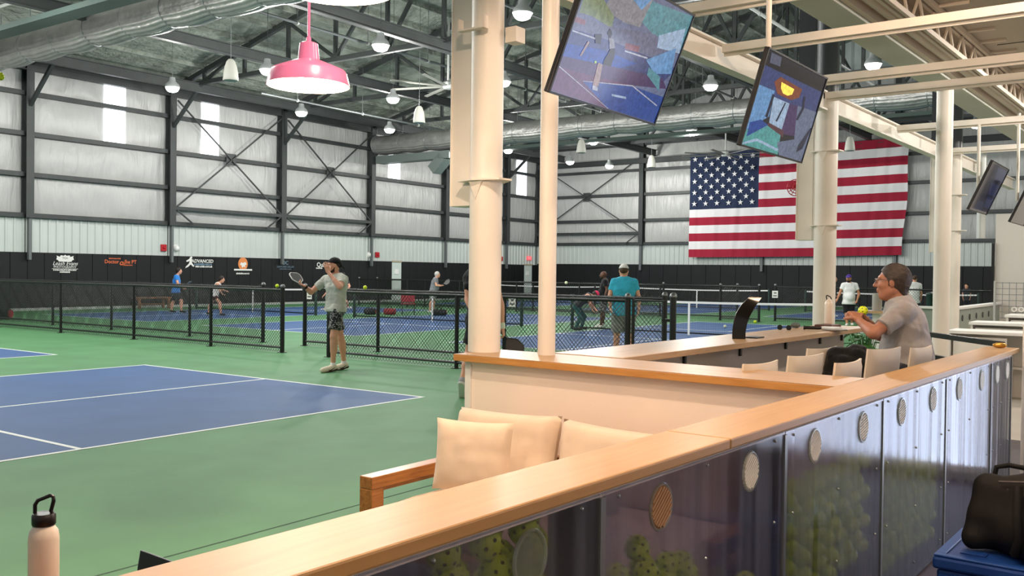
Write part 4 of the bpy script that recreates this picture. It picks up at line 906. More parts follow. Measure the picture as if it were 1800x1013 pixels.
# ---- sofa
m_sofaw = wood('sofa_teak', '#8a5526', '#b57a3c', 2, 'X', .4, .15)
m_cush = M('cushion_tan', '#dcc8b2', .85, 0, .2, var=.05, vscale=9, bump=.12, bscale=240, sheen=.25, bdist=.002)
m_cush2 = M('pillow_tan', '#e0cbb4', .85, 0, .2, var=.05, vscale=9, bump=.12, bscale=240, sheen=.25, bdist=.002)
t = thing('sofa', 'low teak-framed sofa with tan cushions against the cream partition', 'sofa', (4.0, 2.75, 0))
def arm(y0, y1):
    MB().bx(3.55, 4.52, y0, y1, .447, .512).build('arm_rail', m_sofaw, t, bevel=.004)
    MB().bx(3.55, 3.635, y0, y1, .0, .447).build('arm_post', m_sofaw, t, bevel=.004)
    MB().bx(4.44, 4.52, y0, y1, .0, .447).build('arm_post', m_sofaw, t, bevel=.004)
    MB().bx(3.635, 4.44, y0+.02, y1-.02, .425, .446).build('arm_bead', m_sofaw, t); MB().bx(3.636, 3.66, y0+.02, y1-.02, .2, .425).build('arm_bead', m_sofaw, t)
    MB().bx(3.6, 4.48, y0, y1, .12, .2).build('side_rail', m_sofaw, t, bevel=.004)
arm(3.43, 3.52); arm(1.5, 1.58)
MB().bx(3.56, 3.63, 1.58, 3.43, .12, .2).build('front_rail', m_sofaw, t, bevel=.004)
MB().bx(4.46, 4.52, 1.58, 3.43, .12, .55).build('back_frame', m_sofaw, t, bevel=.004)
for k in range(5): MB().bx(3.63+.17*k, 3.73+.17*k, 1.58, 3.43, .17, .195).build('seat_slat', m_sofaw, t)
def softbox(mb, c, u, v, n, w_, h_, t_, p=5.0, wr=.006, seed=0, nu=22, nv=22):
    """stuffed cushion: crowned faces, tight seams, slight pinched corners"""
    c, u, v, n = map(Vector, (c, u, v, n)); o = len(mb.v)
    for side in (1, -1):
        def fn(a, b):
            x, y = 2*a-1, 2*b-1
            prof = (max(0, 1-abs(x)**p)*max(0, 1-abs(y)**p))**.5
            pin = 1-.045*(1-abs(x)**2)*abs(y)**3-.045*(1-abs(y)**2)*abs(x)**3*0
            X_ = x*(1-.05*(1-y*y)*abs(x)**4); Y_ = y*(1-.06*(1-x*x)*abs(y)**4)
            d = t_/2*prof+wr*noise.noise(Vector((x*3+seed, y*3, seed*1.7)))*prof+wr*1.2*math.sin(14*y+6*noise.noise(Vector((x*2, y*2, seed))))*max(0, abs(x)-.55)*prof
            return c+u*(X_*w_/2)+v*(Y_*h_/2)+n*(side*d)
        if side == 1: mb.grid(fn, nu, nv)
        else: mb.grid(lambda a, b: fn(1-a, b), nu, nv)
    return mb
for k, (y0, y1) in enumerate(((2.51, 3.42), (1.59, 2.50))):
    softbox(MB(), (3.98, (y0+y1)/2, .30), (1,0,0), (0,1,0), (0,0,1), .8, y1-y0, .2, 8).build('seat_cushion', m_cush, t, smooth=70)
def cushion(c, u, v, n, w_, h_, t_, lab, mat, p=5, seed=0, wr=.008):
    o = softbox(MB(), c, u, v, n, w_, h_, t_, p, wr, seed).build('cushion', mat, None, smooth=180); tag(o, lab, 'cushion'); center(o)
    e = MB(); u, v, c = Vector(u), Vector(v), Vector(c); P = []
    return o
lean = Vector((.22, 0, 1)).normalized(); ln_n = Vector((-1, 0, .22)).normalized()
cushion((4.36, 3.16, .585), (0,-1,.02), lean, ln_n, .72, .42, .2, 'tan back cushion on the sofa behind the square pillow', m_cush, 7, 3, .006)
cushion((4.36, 2.42, .57), (0,-1,-.03), lean, ln_n, .74, .42, .2, 'tan back cushion on the sofa, second from the arm', m_cush, 7, 5, .006)
cushion((4.34, 1.9, .57), (0,-1,0), lean, ln_n, .3, .4, .16, 'tan back cushion at the sofa end hidden by the ledge', m_cush, 7, 6, .006)
pu = Vector((.36, -.93, -.02)).normalized(); pv0 = Vector((.15, .0, .99)); pn = pu.cross(pv0).normalized(); pv = pn.cross(pu).normalized()
cushion((3.93, 3.06, .615), pu, pv, pn, .43, .38, .17, 'square tan throw pillow leaning by the wooden sofa arm', m_cush2, 3.0, 9, .008)
cushion((4.06, 2.42, .525), Vector((.2,-.8,.35)).normalized(), Vector((.1,.35,.9)).normalized(), Vector((-.95,-.1,.2)).normalized(), .30, .30, .10, 'small pale pillow whose corner just shows above the ledge', m_cream, 3.0, 12, .01)
# ---- side table with bottle and laptop
t = thing('side_table', 'low wooden side table beside the ledge, below the frame', 'table', (1.5, 2.5, 0))
MB().bx(1.15, 1.62, 2.0, 2.93, .53, .565).build('tabletop', m_sofaw, t, bevel=.004)
for x in (1.2, 1.57):
    for y in (2.06, 2.87): MB().bx(x-.03, x+.03, y-.03, y+.03, 0, .53).build('leg', m_sofaw, t)
m_bcream = M('bottle_cream', '#f1e2d2', .35, 0, .4, coat=.1); m_lid = M('lid_black', '#141010', .35, 0, .5)
def bottle(p, r, h, lab, yaw, capmat=None, tall=1.0):
    x, y, z = p; t = thing('water_bottle', lab, 'bottle', p); d = Vector((math.cos(yaw), math.sin(yaw), 0))
    MB().lathe([(0,0),(r*.92,0),(r,.012),(r,h-.035),(r*.93,h-.012),(r*.74,h),(r*.70,h+.004)], p, 32, cap=False).build('bottle_body', m_bcream, t, smooth=40)
    MB().lathe([(r*.68,h+.0),(r*.68,h+.008)], p, 28).build('neck_ring', m_galv, t, smooth=40)
    MB().lathe([(r*.74,h+.007),(r*.78,h+.011),(r*.78,h+.036),(r*.70,h+.043),(0,h+.045)] if capmat is None else [(r*.74,h+.0),(r*.72,h+.01),(r*.55,h+.025),(r*.3,h+.033),(0,h+.035)], p, 28, cap=False).build('lid', capmat or m_lid, t, smooth=40)
    b = Vector(p)
    hb = 0 if capmat is None else -.03
    b = b+UP*hb
    MB().path([b-d*r*.62+UP*(h+.04), b-d*r*.62+UP*(h+.068), b-d*r*.42+UP*(h+.082), b+d*r*.45+UP*(h+.098), b+d*r*.66+UP*(h+.094), b+d*r*.68+UP*(h+.082), b+d*r*.5+UP*(h+.05), b+d*r*.62+UP*(h+.04)], .0062, 8).build('loop_handle', m_lid, t, smooth=60)
    return t
bottle((1.511, 2.858, .566), .0445, .222, 'cream water bottle with a black carry-loop lid at lower left', -.95)
t = thing('laptop', 'dark laptop beside the ledge with only one screen corner showing', 'laptop', (1.6, 2.2, .566))
sd = Vector((-0.055, -0.998, 0)).normalized(); fd = Vector((sd.y, -sd.x, 0)); lu0 = (UP*.985-fd*.17).normalized()
base = Vector((1.533, 2.373, .80))+sd*.165-lu0*.226+fd*.055-UP*.016
MB().obox(base+UP*.009+fd*.06, sd, fd, UP, .33, .22, .016).build('keyboard_base', m_black, t, bevel=.003)
lu = (UP*.985-fd*.17).normalized()
MB().obox(base-fd*.055+UP*.016+lu*.113, sd, lu, sd.cross(lu), .33, .226, .008).build('lid_screen', m_black, t, bevel=.003)
# ---- things on the counter
t = thing('curved_stand', 'curved black metal stand arching up from the bar counter', 'stand', LP(7.35, 1.68, LT))
LEFT = [(7.377, 3.035, 1.065), (7.379, 3.034, 1.145), (7.385, 3.028, 1.216), (7.407, 3.016, 1.286), (7.451, 2.991, 1.352), (7.496, 2.964, 1.397), (7.529, 2.953, 1.416)]; RIGHT = [(7.44, 2.947, 1.066), (7.442, 2.946, 1.132), (7.449, 2.938, 1.193), (7.472, 2.925, 1.255), (7.512, 2.905, 1.32), (7.554, 2.883, 1.377), (7.59, 2.868, 1.415)]
mb = MB(); V = []
for a, b in zip(LEFT, RIGHT):
    a, b = Vector(a), Vector(b); n = (b-a).cross(UP).normalized()*.006
    V += [a-n, b-n, b+n, a+n]
k = len(LEFT)
mb.add(V, [(0,1,2,3), (4*k-4, 4*k-1, 4*k-2, 4*k-3)]+[(4*i+j, 4*i+4+j, 4*i+4+(j+1) % 4, 4*i+(j+1) % 4) for i in range(k-1) for j in range(4)])
mb.build('curved_plate', M('stand_black', '#16120c', .18, .3, .6), t, smooth=50)
MB().obox(Vector((7.641, 2.951, 1.07))+UP*.005, LE, LN, UP, .16, .12, .008).build('base_plate', m_black, t)
bottle(tuple(LP(9.95, 1.87, LT)), .043, .26, 'tall pale water bottle standing on the bar counter near the column', 2.4, m_bcream)
t = thing('paddle', 'pickleball paddle lying on the counter, black grip toward the camera', 'paddle', LP(9.1, 1.85, LT))
pc = Vector((9.12, 3.02, LT)); hd = Vector((.33, -.94, 0)).normalized(); hs = Vector((hd.y, -hd.x, 0))
MB().lathe([(.0,0),(.021,.002),(.022,.012),(.017,.018),(.0165,.15),(.012,.17)], pc+UP*.024, 14, ax=hd, cap=False).build('grip', m_black, t, smooth=50)
MB().lathe([(.0,-.001),(.018,.0),(.0,.002)], pc+UP*.024-hd*.001, 14, ax=hd).build('butt_cap', m_cream, t)
def paddle_head(mb, c, d, s, n, L_=.24, W_=.2, th=.014):
    pts = [(-.02,.0),(-.03,.02),(-W_/2,.09),(-W_/2,L_-.04),(-W_/2+.04,L_),(W_/2-.04,L_),(W_/2,L_-.04),(W_/2,.09),(.03,.02),(.02,0)]
    return mb.prism(pts, c, s, d, n, th)
paddle_head(MB(), pc+hd*.165+UP*.012, hd, hs, UP).build('blade', M('paddle_face', '#8c8984', .5), t, bevel=.003)
t = tag(center(lbox(MB(), 9.35, 9.62, 1.62, 1.80, LT+.0, LT+.018).build('notebook', m_white, None, bevel=.002)), 'white notebook lying on the bar counter beside the paddle', 'book')
tag(center(lbox(MB(), 9.62, 9.9, 1.72, 1.90, LT, LT+.03).build('menu_tray', M('brown_leather', '#5b352a', .5), None, bevel=.003)), 'thin brown leather folder in front of the pale bottle on the counter', 'folder')
t = thing('sunglasses', 'dark sunglasses lying on the bar counter left of the paddle', 'glasses', LP(9.0, 1.98, LT))
for k in (-1, 1):
    c = LP(8.95+.0*k, 1.96+.045*k, LT+.022); MB().lathe([(.0,-.004),(.026,-.003),(.026,.003),(.0,.004)], c, 14, ax=LE).build('lens', m_black, t)
    MB().tube(c+LN*.02*k, c+LN*.025*k+LE*.12-UP*.008, .003, 5).build('temple', m_black, t)
MB().tube(LP(8.95,1.94,LT+.026), LP(8.95,1.98,LT+.026), .003, 5).build('bridge', m_black, t)
tag(center(softbox(MB(), LP(9.35, 2.0, LT+.028), LE, LN, UP, .1, .07, .05, 4).build('pouch', M('pouch_grey', '#5d6260', .8), None, smooth=70)), 'small grey pouch on the far edge of the bar counter', 'pouch')
# ---- bar stools
m_stool = M('stool_cream', '#d8cbb8', .65, 0, .3, var=.03, vscale=4)
m_leg = wood('stool_leg', '#8d6a48', '#a98458', 2, 'Z', .5, 0)
def make_stool():
    t = thing('bar_stool', 'x', 'stool', (0,0,0))
    # local: back plate at y=0 facing -y, seat toward +y
    def fn(side):
        def f(a, b):
            x = (a-.5)*.40*(1-.03*b); z = .62+b*.48+.008*(2*a-1)**2*b; y = -.03*math.cos((a-.5)*2.4)+.02-.05*b+side*.024*min(1, 8*min(a, 1-a, b+.1, 1-b)+.25)
            return (x, y, z)
        return f
    mb = MB(); mb.grid(fn(1), 16, 12); mb.grid(lambda a, b: fn(-1)(1-a, b), 16, 12)
    f1, f0 = fn(1), fn(-1)
    for (pa, pb) in ((lambda k: (k, 1), 0), (lambda k: (0, k), 0), (lambda k: (1, k), 0), (lambda k: (k, 0), 0)):
        V = []
        for i in range(13):
            k = i/12; V += [f1(*pa(k)), f0(*pa(k))]
        mb.add(V, [(2*i, 2*i+2, 2*i+3, 2*i+1) for i in range(12)])
    mb.build('backrest', m_stool, t, smooth=50)
    softbox(MB(), (0, .22, .715), (1,0,0), (0,1,0), (0,0,1), .44, .42, .1, 9, .002).build('seat', m_stool, t, smooth=60)
    MB().bx(-.2, .2, .02, .41, .62, .67).build('seat_frame', m_leg, t, bevel=.004)
    for sx in (-1, 1):
        for yy in (.04, .39): MB().bar((sx*.18, yy, .62), (sx*.21, yy+(.03 if yy > .2 else -.03), .0), .036, .036).build('leg', m_leg, t)
        MB().bar((sx*.195, .02, .27), (sx*.195, .405, .27), .022, .03).build('stretcher', m_leg, t)
    MB().bar((-.195, .40, .27), (.195, .40, .27), .022, .03).build('foot_rail', m_leg, t)
    return t
stool = make_stool(); first = True
for (x, y, a, lab) in ((5.14, 1.98, -8, 'cream bar stool nearest the partition, only its top edge showing'), (5.84, 1.95, -14, 'cream bar stool half hidden behind a taller one, left of the black jacket'), (6.51, 2.06, -12, 'cream bar stool standing immediately left of the black jacket'), (5.26, 1.53, -4, 'low-showing cream bar stool in front of the black jacket'), (6.40, 1.62, -17, 'broad cream bar stool back in front of the seated man'), (7.12, 1.55, -8, 'cream bar stool the grey-shirted man sits on')):
    o = stool if first else copy_tree(stool); first = False
    o.location = (x, y, 0); o.rotation_euler = (0, 0, math.radians(a)); o.scale = (1, 1, 1.025 if y < 1.7 and x < 7 else 1); o['label'] = lab; o['group'] = 'cream bar stools at the counter'
# ---- rail, knob, posts at right
m_gold = M('brass', '#c79a4a', .3, .8, .5)
o = tag(center(MB().lathe([(0,-.05),(.010,-.047),(.019,-.025),(.022,0),(.018,.03),(.009,.047),(0,.05)], LP(7.93, -.12, LT+.022), 16, ax=LE*.3-LN, cap=False).build('knob', m_gold, None, smooth=60)), 'small golden knob lying on the far end of the ledge', 'knob')
t = thing('door_post', 'pale post at the right edge where the ledge ends', 'post', LP(8.03, -.12, 0)); lbox(MB(), 8.0, 8.05, -.40, -.262, 0, 1.25).build('post_board', m_white, t, bevel=.004); lbox(MB(), 7.985, 7.999, -.33, -.29, .02, 1.0).build('edge_strip', m_alu, t)
# end wall of the walkway on the camera side, with a glazed daylight door
ew = MB().obox(LP(8.16, -3.3, 1.5), LE, LN, UP, .1, 6.0, 3.0).build('wall_front', M('wall_offwhite', '#cfcac3', .7)); ew['kind'] = 'structure'
gw = MB().obox(LP(8.1, -1.9, 1.22), LE, LN, UP, .02, 2.9, 2.2).build('window_5', EM('daylight_door', '#dce8ff', 3.2)); gw['kind'] = 'structure'
for tt in (-3.35, -2.4, -1.42, -.45): lbox(MB(), 8.06, 8.11, tt-.03, tt+.03, .0, 2.36).build('window_frame', m_white, gw)
for zz in (.09, 1.05, 2.34): lbox(MB(), 8.06, 8.11, -3.38, -.42, zz-.03, zz+.03).build('window_frame', m_white, gw)
t = thing('railing', 'black two-bar railing behind the seated man, right of his stool', 'railing', (10.1, 1.75, 0))
MB().bar((11.1, 2.55, 1.0), (9.5, 1.33, 1.0), .05, .05).build('top_bar', m_black, t); MB().bar((11.1, 2.55, .77), (9.5, 1.33, .77), .05, .05).build('lower_bar', m_black, t)
for q in (0, 1): p = Vector((11.1, 2.55, 0)).lerp(Vector((9.5, 1.33, 0)), q); MB().bx(p.x-.025, p.x+.025, p.y-.025, p.y+.025, 0, 1.025).build('post', m_black, t)
# ---- far half wall, pale furniture, wire grid, end wall
m_frost = M('frosted_green', '#8b958a', .35, 0, .5, var=.1, vscale=2, stretch=(1,1,.1))
t = thing('half_wall', 'frosted grey-green half wall with slots behind the far columns', 'wall panel', (19, 3.4, 0))
for k in range(4): MB().bx(18.7+1.16*k, 18.7+1.16*(k+1)-.015, 3.33, 3.43, 0, 1.03).build('panel', m_frost, t)
MB().bx(18.6, 18.7, 3.33, 4.04, 0, 1.03).build('panel', m_frost, t)
MB().bx(18.55, 23.35, 3.29, 3.47, 1.03, 1.07).bx(18.55, 18.75, 3.47, 4.06, 1.03, 1.07).build('cap', m_white, t)
for k in range(6): MB().lathe([(.06,0),(.06,.012)], (19.0+.72*k, 3.33, .86), 14, ax=(0,-1,0)).build('vent', m_stud, t)
wr_ = MB().bx(23.4, 23.6, -7, 3.45, 0, 3.05).build('wall_right', M('wall_offwhite', '#cfcac3', .7)); wr_['kind'] = 'structure'
MB().bx(23.33, 23.4, 3.455, 3.51, 0, 2.4).build('trim_2', m_black)['kind'] = 'structure'
m_wcab = M('cabinet_white', '#dcd9d2', .5)
for (x, y, w_, d_, z0, z1, lab) in ((13.9, 1.85, .7, .6, 0, .90, 'pale cabinet with an open front right of the far white pole'), (14.9, 1.65, .8, .6, 0, .98, 'pale cabinet behind the first, slightly taller'), (16.0, 1.45, .7, .6, 0, 1.06, 'tallest pale cabinet at the right edge')):
    t = thing('cabinet', lab, 'cabinet', (x, y, 0))
    MB().bx(x-d_/2, x+d_/2, y-w_, y-w_+.03, z0, z1-.04).bx(x-d_/2, x+d_/2, y+w_-.03, y+w_, z0, z1-.04).bx(x+d_/2-.03, x+d_/2, y-w_, y+w_, z0, z1-.04).build('carcass', m_wcab, t)
    MB().bx(x-d_/2-.02, x+d_/2+.02, y-w_-.02, y+w_+.02, z1-.04, z1).build('top', m_white, t, bevel=.004)
    MB().bx(x-d_/2+.02, x-d_/2+.05, y+.0, y+w_-.06, z0+.05, z1-.08).build('door', m_wcab, t)
    MB().bx(x-d_/2+.3, x+d_/2-.03, y-w_+.03, y-.02, z0+.4, z0+.43).build('shelf', m_wcab, t)
m_wire = M('wire_grey', '#8d9092', .4, .4)
t = thing('wire_grid', 'grey wire grid display with round white hooks at right', 'display grid', (17.9, 2.1, 1.0))
for k in range(12): MB().tube((17.9, 2.62-.105*k, .92), (17.9, 2.62-.105*k, 1.54), .006, 6).build('wire', m_wire, t)
for k in range(7): MB().tube((17.9, 2.62, .93+.1*k), (17.9, 1.45, .93+.1*k), .006, 6).build('wire', m_wire, t)
for k in range(4):
    MB().path([(17.88, 2.33-.105*k+.035*math.cos(q), 1.08+.035*math.sin(q)) for q in np.linspace(0, 6.28, 14, endpoint=False)], .012, 6, closed=True).build('hook', m_white, t, smooth=50)
MB().bx(17.88, 17.92, 2.62, 2.65, 0, 1.56).bx(17.88, 17.92, 1.43, 1.46, 0, 1.56).build('stand', m_greyp, t)
t = thing('display_table', 'small pale table with a grey cylinder behind the seated man face', 'table', (15.60, 3.98, 0))
MB().bx(15.40, 15.85, 3.78, 4.18, 1.02, 1.06).build('tabletop', m_count, t, bevel=.003); MB().bx(15.54, 15.66, 3.92, 4.04, 0, 1.02).build('pedestal', m_white, t)
o = tag(center(MB().lathe([(.0,0),(.075,0),(.075,.25),(.07,.28),(.0,.28)], (15.58, 3.98, 1.06), 20, cap=False).build('canister', M('canister_grey', '#a9a59c', .5), None, smooth=40)), 'grey cylinder canister on the small table behind the seated man', 'canister')
# red round wire basket on the white column
t = thing('wire_basket', 'round red wire guard half hidden behind the white column, over the flag', 'wire guard', (11.75, 4.017, 2.6))
rb = Vector((11.75, 4.017, 2.719)); rv, ru, rn = Vector((-.3,.95,0)).normalized(), UP, Vector((.95,.3,0)).normalized()
for R_ in (.105, .07, .035): MB().path([rb+rv*(R_*math.cos(q))+ru*(R_*math.sin(q))-rn*(.04*(1-R_/.105)) for q in np.linspace(0, 6.283, 20, endpoint=False)], .006, 5, closed=True).build('ring', m_red, t, smooth=50)
for k in range(6): q = k*math.pi/6; MB().tube(rb+rv*(.105*math.cos(q))+ru*(.105*math.sin(q))-rn*.02, rb-rv*(.105*math.cos(q))-ru*(.105*math.sin(q))-rn*.02, .005, 5).build('spoke', m_red, t)
MB().path([rb, rb-rv*.1-rn*.05, Vector((11.56, 3.86, rb.z))], .012, 6).build('bracket_arm', m_red, t)
# ---- plant behind the man
m_leaf = M('leaf_green', '#3f7a36', .45, 0, .5, var=.25, vscale=8)
t = thing('potted_plant', 'leafy green plant behind the seated man forearm, at the counter end', 'plant', (10.8, 2.88, 0))
MB().lathe([(.0,0),(.13,0),(.17,.4),(.18,.42),(.16,.42),(.15,.36),(0,.36)], (10.8,2.88,0), 20, cap=False).build('pot', m_white, t, smooth=40)
rl = random.Random(3)
for k in range(80):
    q = rl.random()*6.28; h = .5+rl.random()*.58; r_ = .03+rl.random()*.15; tip = Vector((10.8+r_*math.cos(q), 2.88+r_*math.sin(q), h)); root = Vector((10.8+.03*math.cos(q), 2.88+.03*math.sin(q), .36))
    st = MB().path([root, root.lerp(tip, .5)+UP*.05, tip], .004, 5).build('stem', m_leaf, t)
    d = Vector((math.cos(q), math.sin(q), .3-rl.random()*.6)).normalized(); s = d.cross(UP).normalized(); n = s.cross(d); L_, W_ = .11+rl.random()*.06, .04+rl.random()*.02
    MB().grid(lambda a, b: tip+d*(a*L_)+s*((b-.5)*2*W_*math.sin(math.pi*min(1, a*.93+.05))**.8)+n*(-.3*L_*a*a+.25*W_*abs(2*b-1)), 6, 4).build('leaf', m_leaf, t, smooth=60)
# ---- cooler and backpack at the lower right
m_cool = M('cooler_blue', '#123f86', .4, 0, .5); m_cool2 = M('cooler_blue_lid', '#0e3578', .45, 0, .4); m_bpk = M('backpack_black', '#0b0b0d', .75, 0, .25, bump=.2, bscale=120, bdist=.003)
t = thing('cooler', 'blue hard cooler on the floor under the black backpack', 'cooler', LP(4.62, -.95, 0))
def crate(s0, s1, t0, t1, z0, z1, name, mat, bv=.012): lbox(MB(), s0, s1, t0, t1, z0, z1).build(name, mat, t, bevel=bv)
crate(4.30, 4.86, -1.23, -.53, 0, .36, 'cooler_body', m_cool); crate(4.285, 4.875, -1.245, -.515, .362, .415, 'cooler_lid', m_cool2)
for a, b in ((4.29, 4.33), (4.83, 4.87)): crate(a, b, -1.24, -.52, .415, .424, 'lid_rim', m_cool, .003)
for a, b in ((-1.24, -1.2), (-.56, -.52)): crate(4.33, 4.83, a, b, .415, .424, 'lid_rim', m_cool, .003)
lbox(MB(), 4.2, 4.284, -1.0, -.75, .27, .3).build('side_handle', m_cool2, t, bevel=.004)
crate(4.40, 4.46, -.7, -.6, .416, .42, 'lid_logo_plate', m_cool2, .001)

# ================================================================== SOFT BODIES: people, backpack, jacket
class Field:
    """signed distance field on a grid; parts are blended in, then one continuous skin is pulled out of it"""
    def __init__(s, lo, hi, h):
        s.lo = np.array(lo, float); s.h = h; s.n = np.maximum(4, np.ceil((np.array(hi)-s.lo)/h).astype(int)+1)
        s.f = np.full(s.n, .5, np.float32)
    def _sl(s, lo, hi):
        a = np.clip(np.floor((np.minimum(lo, hi)-s.lo)/s.h).astype(int), 0, s.n-1); b = np.clip(np.ceil((np.maximum(lo, hi)-s.lo)/s.h).astype(int)+1, 1, s.n)
        return a, b
    def _pts(s, a, b):
        ax = [s.lo[i]+s.h*np.arange(a[i], b[i]) for i in range(3)]
        return np.meshgrid(*ax, indexing='ij', sparse=True)
    def _put(s, a, b, d, k, op):
        sl = tuple(slice(a[i], b[i]) for i in range(3)); f = s.f[sl]
        if op == 'sub': s.f[sl] = np.maximum(f, -d); return
        if k > 0:
            hh = np.maximum(k-np.abs(f-d), 0)/k; s.f[sl] = np.minimum(f, d)-hh*hh*k*.25
        else: s.f[sl] = np.minimum(f, d)
    def cone(s, p, q, r0, r1, k=.02, cuts=(), op='add'):
        p, q = np.array(p, float), np.array(q, float); m = max(r0, r1)+k+2.5*s.h+.02
        a, b = s._sl(np.minimum(p, q)-m, np.maximum(p, q)+m)
        if np.any(b-a < 1): return s
        X, Y, Z = s._pts(a, b); v = q-p; L2 = max(v@v, 1e-9)
        t = np.clip(((X-p[0])*v[0]+(Y-p[1])*v[1]+(Z-p[2])*v[2])/L2, 0, 1)
        d = np.sqrt((X-p[0]-t*v[0])**2+(Y-p[1]-t*v[1])**2+(Z-p[2]-t*v[2])**2)-(r0+(r1-r0)*t)
        for c, n in cuts: d = np.maximum(d, (X-c[0])*n[0]+(Y-c[1])*n[1]+(Z-c[2])*n[2])
        s._put(a, b, d.astype(np.float32), k, op); return s
    def ell(s, c, R, rad, k=.02, cuts=(), op='add'):
        """R rows are the ellipsoid axes"""
        c = np.array(c, float); rad = np.array(rad, float); m = rad.max()+k+2.5*s.h
        a, b = s._sl(c-m, c+m)
        if np.any(b-a < 1): return s
        X, Y, Z = s._pts(a, b); X = X-c[0]; Y = Y-c[1]; Z = Z-c[2]
        u = [(X*R[i][0]+Y*R[i][1]+Z*R[i][2]) for i in range(3)]
        g = np.sqrt(sum((u[i]/rad[i])**2 for i in range(3)))+1e-6; g2 = np.sqrt(sum((u[i]/rad[i]**2)**2 for i in range(3)))+1e-6
        d = g*(g-1)/g2
        for cc, n in cuts: d = np.maximum(d, (X+c[0]-cc[0])*n[0]+(Y+c[1]-cc[1])*n[1]+(Z+c[2]-cc[2])*n[2])
        s._put(a, b, d.astype(np.float32), k, op); return s
    def cut(s, c, n):
        X, Y, Z = s._pts(np.zeros(3, int), s.n); s.f = np.maximum(s.f, ((X-c[0])*n[0]+(Y-c[1])*n[1]+(Z-c[2])*n[2]).astype(np.float32)); return s
    def wrinkle(s, amp, fr, seed):
        X, Y, Z = s._pts(np.zeros(3, int), s.n)
        s.f = s.f+(amp*(np.sin(fr*(X+.6*Z)+seed+1.5*np.sin(fr*.55*(Y-Z)+seed))*np.sin(fr*.7*(Y+.8*Z)+2*seed+1.2*np.sin(fr*.4*X)))).astype(np.float32); return s
    def mesh(s):
        f = s.f.copy(); f[0] = f[-1] = .5; f[:, 0] = f[:, -1] = .5; f[:, :, 0] = f[:, :, -1] = .5
        ins = f < 0; nx, ny, nz = f.shape
        P = np.zeros((nx-1, ny-1, nz-1, 3), np.float32); cnt = np.zeros((nx-1, ny-1, nz-1), np.float32)
        for ax in range(3):
            o1, o2 = [(1, 2), (0, 2), (0, 1)][ax]
            A = [slice(None)]*3; B = [slice(None)]*3; A[ax] = slice(0, -1); B[ax] = slice(1, None)
            fa, fb = f[tuple(A)], f[tuple(B)]; cr = (fa < 0) != (fb < 0); I = np.argwhere(cr)
            if len(I) == 0: continue
            va, vb = fa[cr], fb[cr]; t = va/(va-vb)
            pos = I.astype(np.float32); pos[:, ax] += t
            for d1 in (0, -1):
                for d2 in (0, -1):
                    J = I.copy(); J[:, o1] += d1; J[:, o2] += d2
                    ok = (J[:, o1] >= 0) & (J[:, o2] >= 0) & (J[:, 0] < nx-1) & (J[:, 1] < ny-1) & (J[:, 2] < nz-1)
                    Jk = J[ok]; np.add.at(P, (Jk[:, 0], Jk[:, 1], Jk[:, 2]), pos[ok]); np.add.at(cnt, (Jk[:, 0], Jk[:, 1], Jk[:, 2]), 1)
        act = cnt > 0; idx = -np.ones(act.shape, np.int64); idx[act] = np.arange(act.sum()); V = P[act]/cnt[act][:, None]*s.h+s.lo
        Fs = []
        for ax in range(3):
            o1, o2 = [(1, 2), (2, 0), (0, 1)][ax]
            A = [slice(None)]*3; B = [slice(None)]*3; A[ax] = slice(0, -1); B[ax] = slice(1, None)
            cr = ins[tuple(A)] != ins[tuple(B)]; I = np.argwhere(cr); I = I[(I[:, o1] > 0) & (I[:, o2] > 0)]
            if len(I) == 0: continue
            q = []
            for d1, d2 in ((0, 0), (-1, 0), (-1, -1), (0, -1)):
                J = I.copy(); J[:, o1] += d1; J[:, o2] += d2; q.append(idx[J[:, 0], J[:, 1], J[:, 2]])
            q = np.stack(q, 1); inside = ins[I[:, 0], I[:, 1], I[:, 2]]
            q[~inside] = q[~inside][:, ::-1]; q = q[(q >= 0).all(1)]; Fs.append(q)
        return V, np.concatenate(Fs) if Fs else np.zeros((0, 4), int)
def skin(field, name, mat, parent, smooth_it=1):
    V, Fq = field.mesh(); mb = MB()
    if len(V) == 0: return None
    if smooth_it:   # a light Laplacian pass
        for _ in range(smooth_it):
            acc = np.zeros_like(V); c = np.zeros(len(V))
            for i in range(4):
                np.add.at(acc, Fq[:, i], V[Fq[:, (i+1) % 4]]); np.add.at(c, Fq[:, i], 1)
                np.add.at(acc, Fq[:, i], V[Fq[:, i-1]]); np.add.at(c, Fq[:, i], 1)
            V = V*.5+.5*acc/np.maximum(c, 1)[:, None]
    me = bpy.data.meshes.new(name); org = np.array(world_loc(parent)) if parent else np.zeros(3)
    me.vertices.add(len(V)); me.vertices.foreach_set('co', (V-org).astype(np.float32).ravel())
    n = len(Fq); me.loops.add(4*n); me.loops.foreach_set('vertex_index', Fq.ravel().astype(np.int32)); me.polygons.add(n)
    me.polygons.foreach_set('loop_start', np.arange(0, 4*n, 4, dtype=np.int32)); me.update(calc_edges=True); me.validate()
    me.shade_smooth(); me.materials.append(mat)
    o = bpy.data.objects.new(name, me); COL.objects.link(o); o.parent = parent; return o
def nz(v):
    v = np.array(v, float); return v/max(np.linalg.norm(v), 1e-9)
def rotv(v, ax, a):
    ax = nz(ax); return v*math.cos(a)+np.cross(ax, v)*math.sin(a)+ax*(ax@v)*(1-math.cos(a))
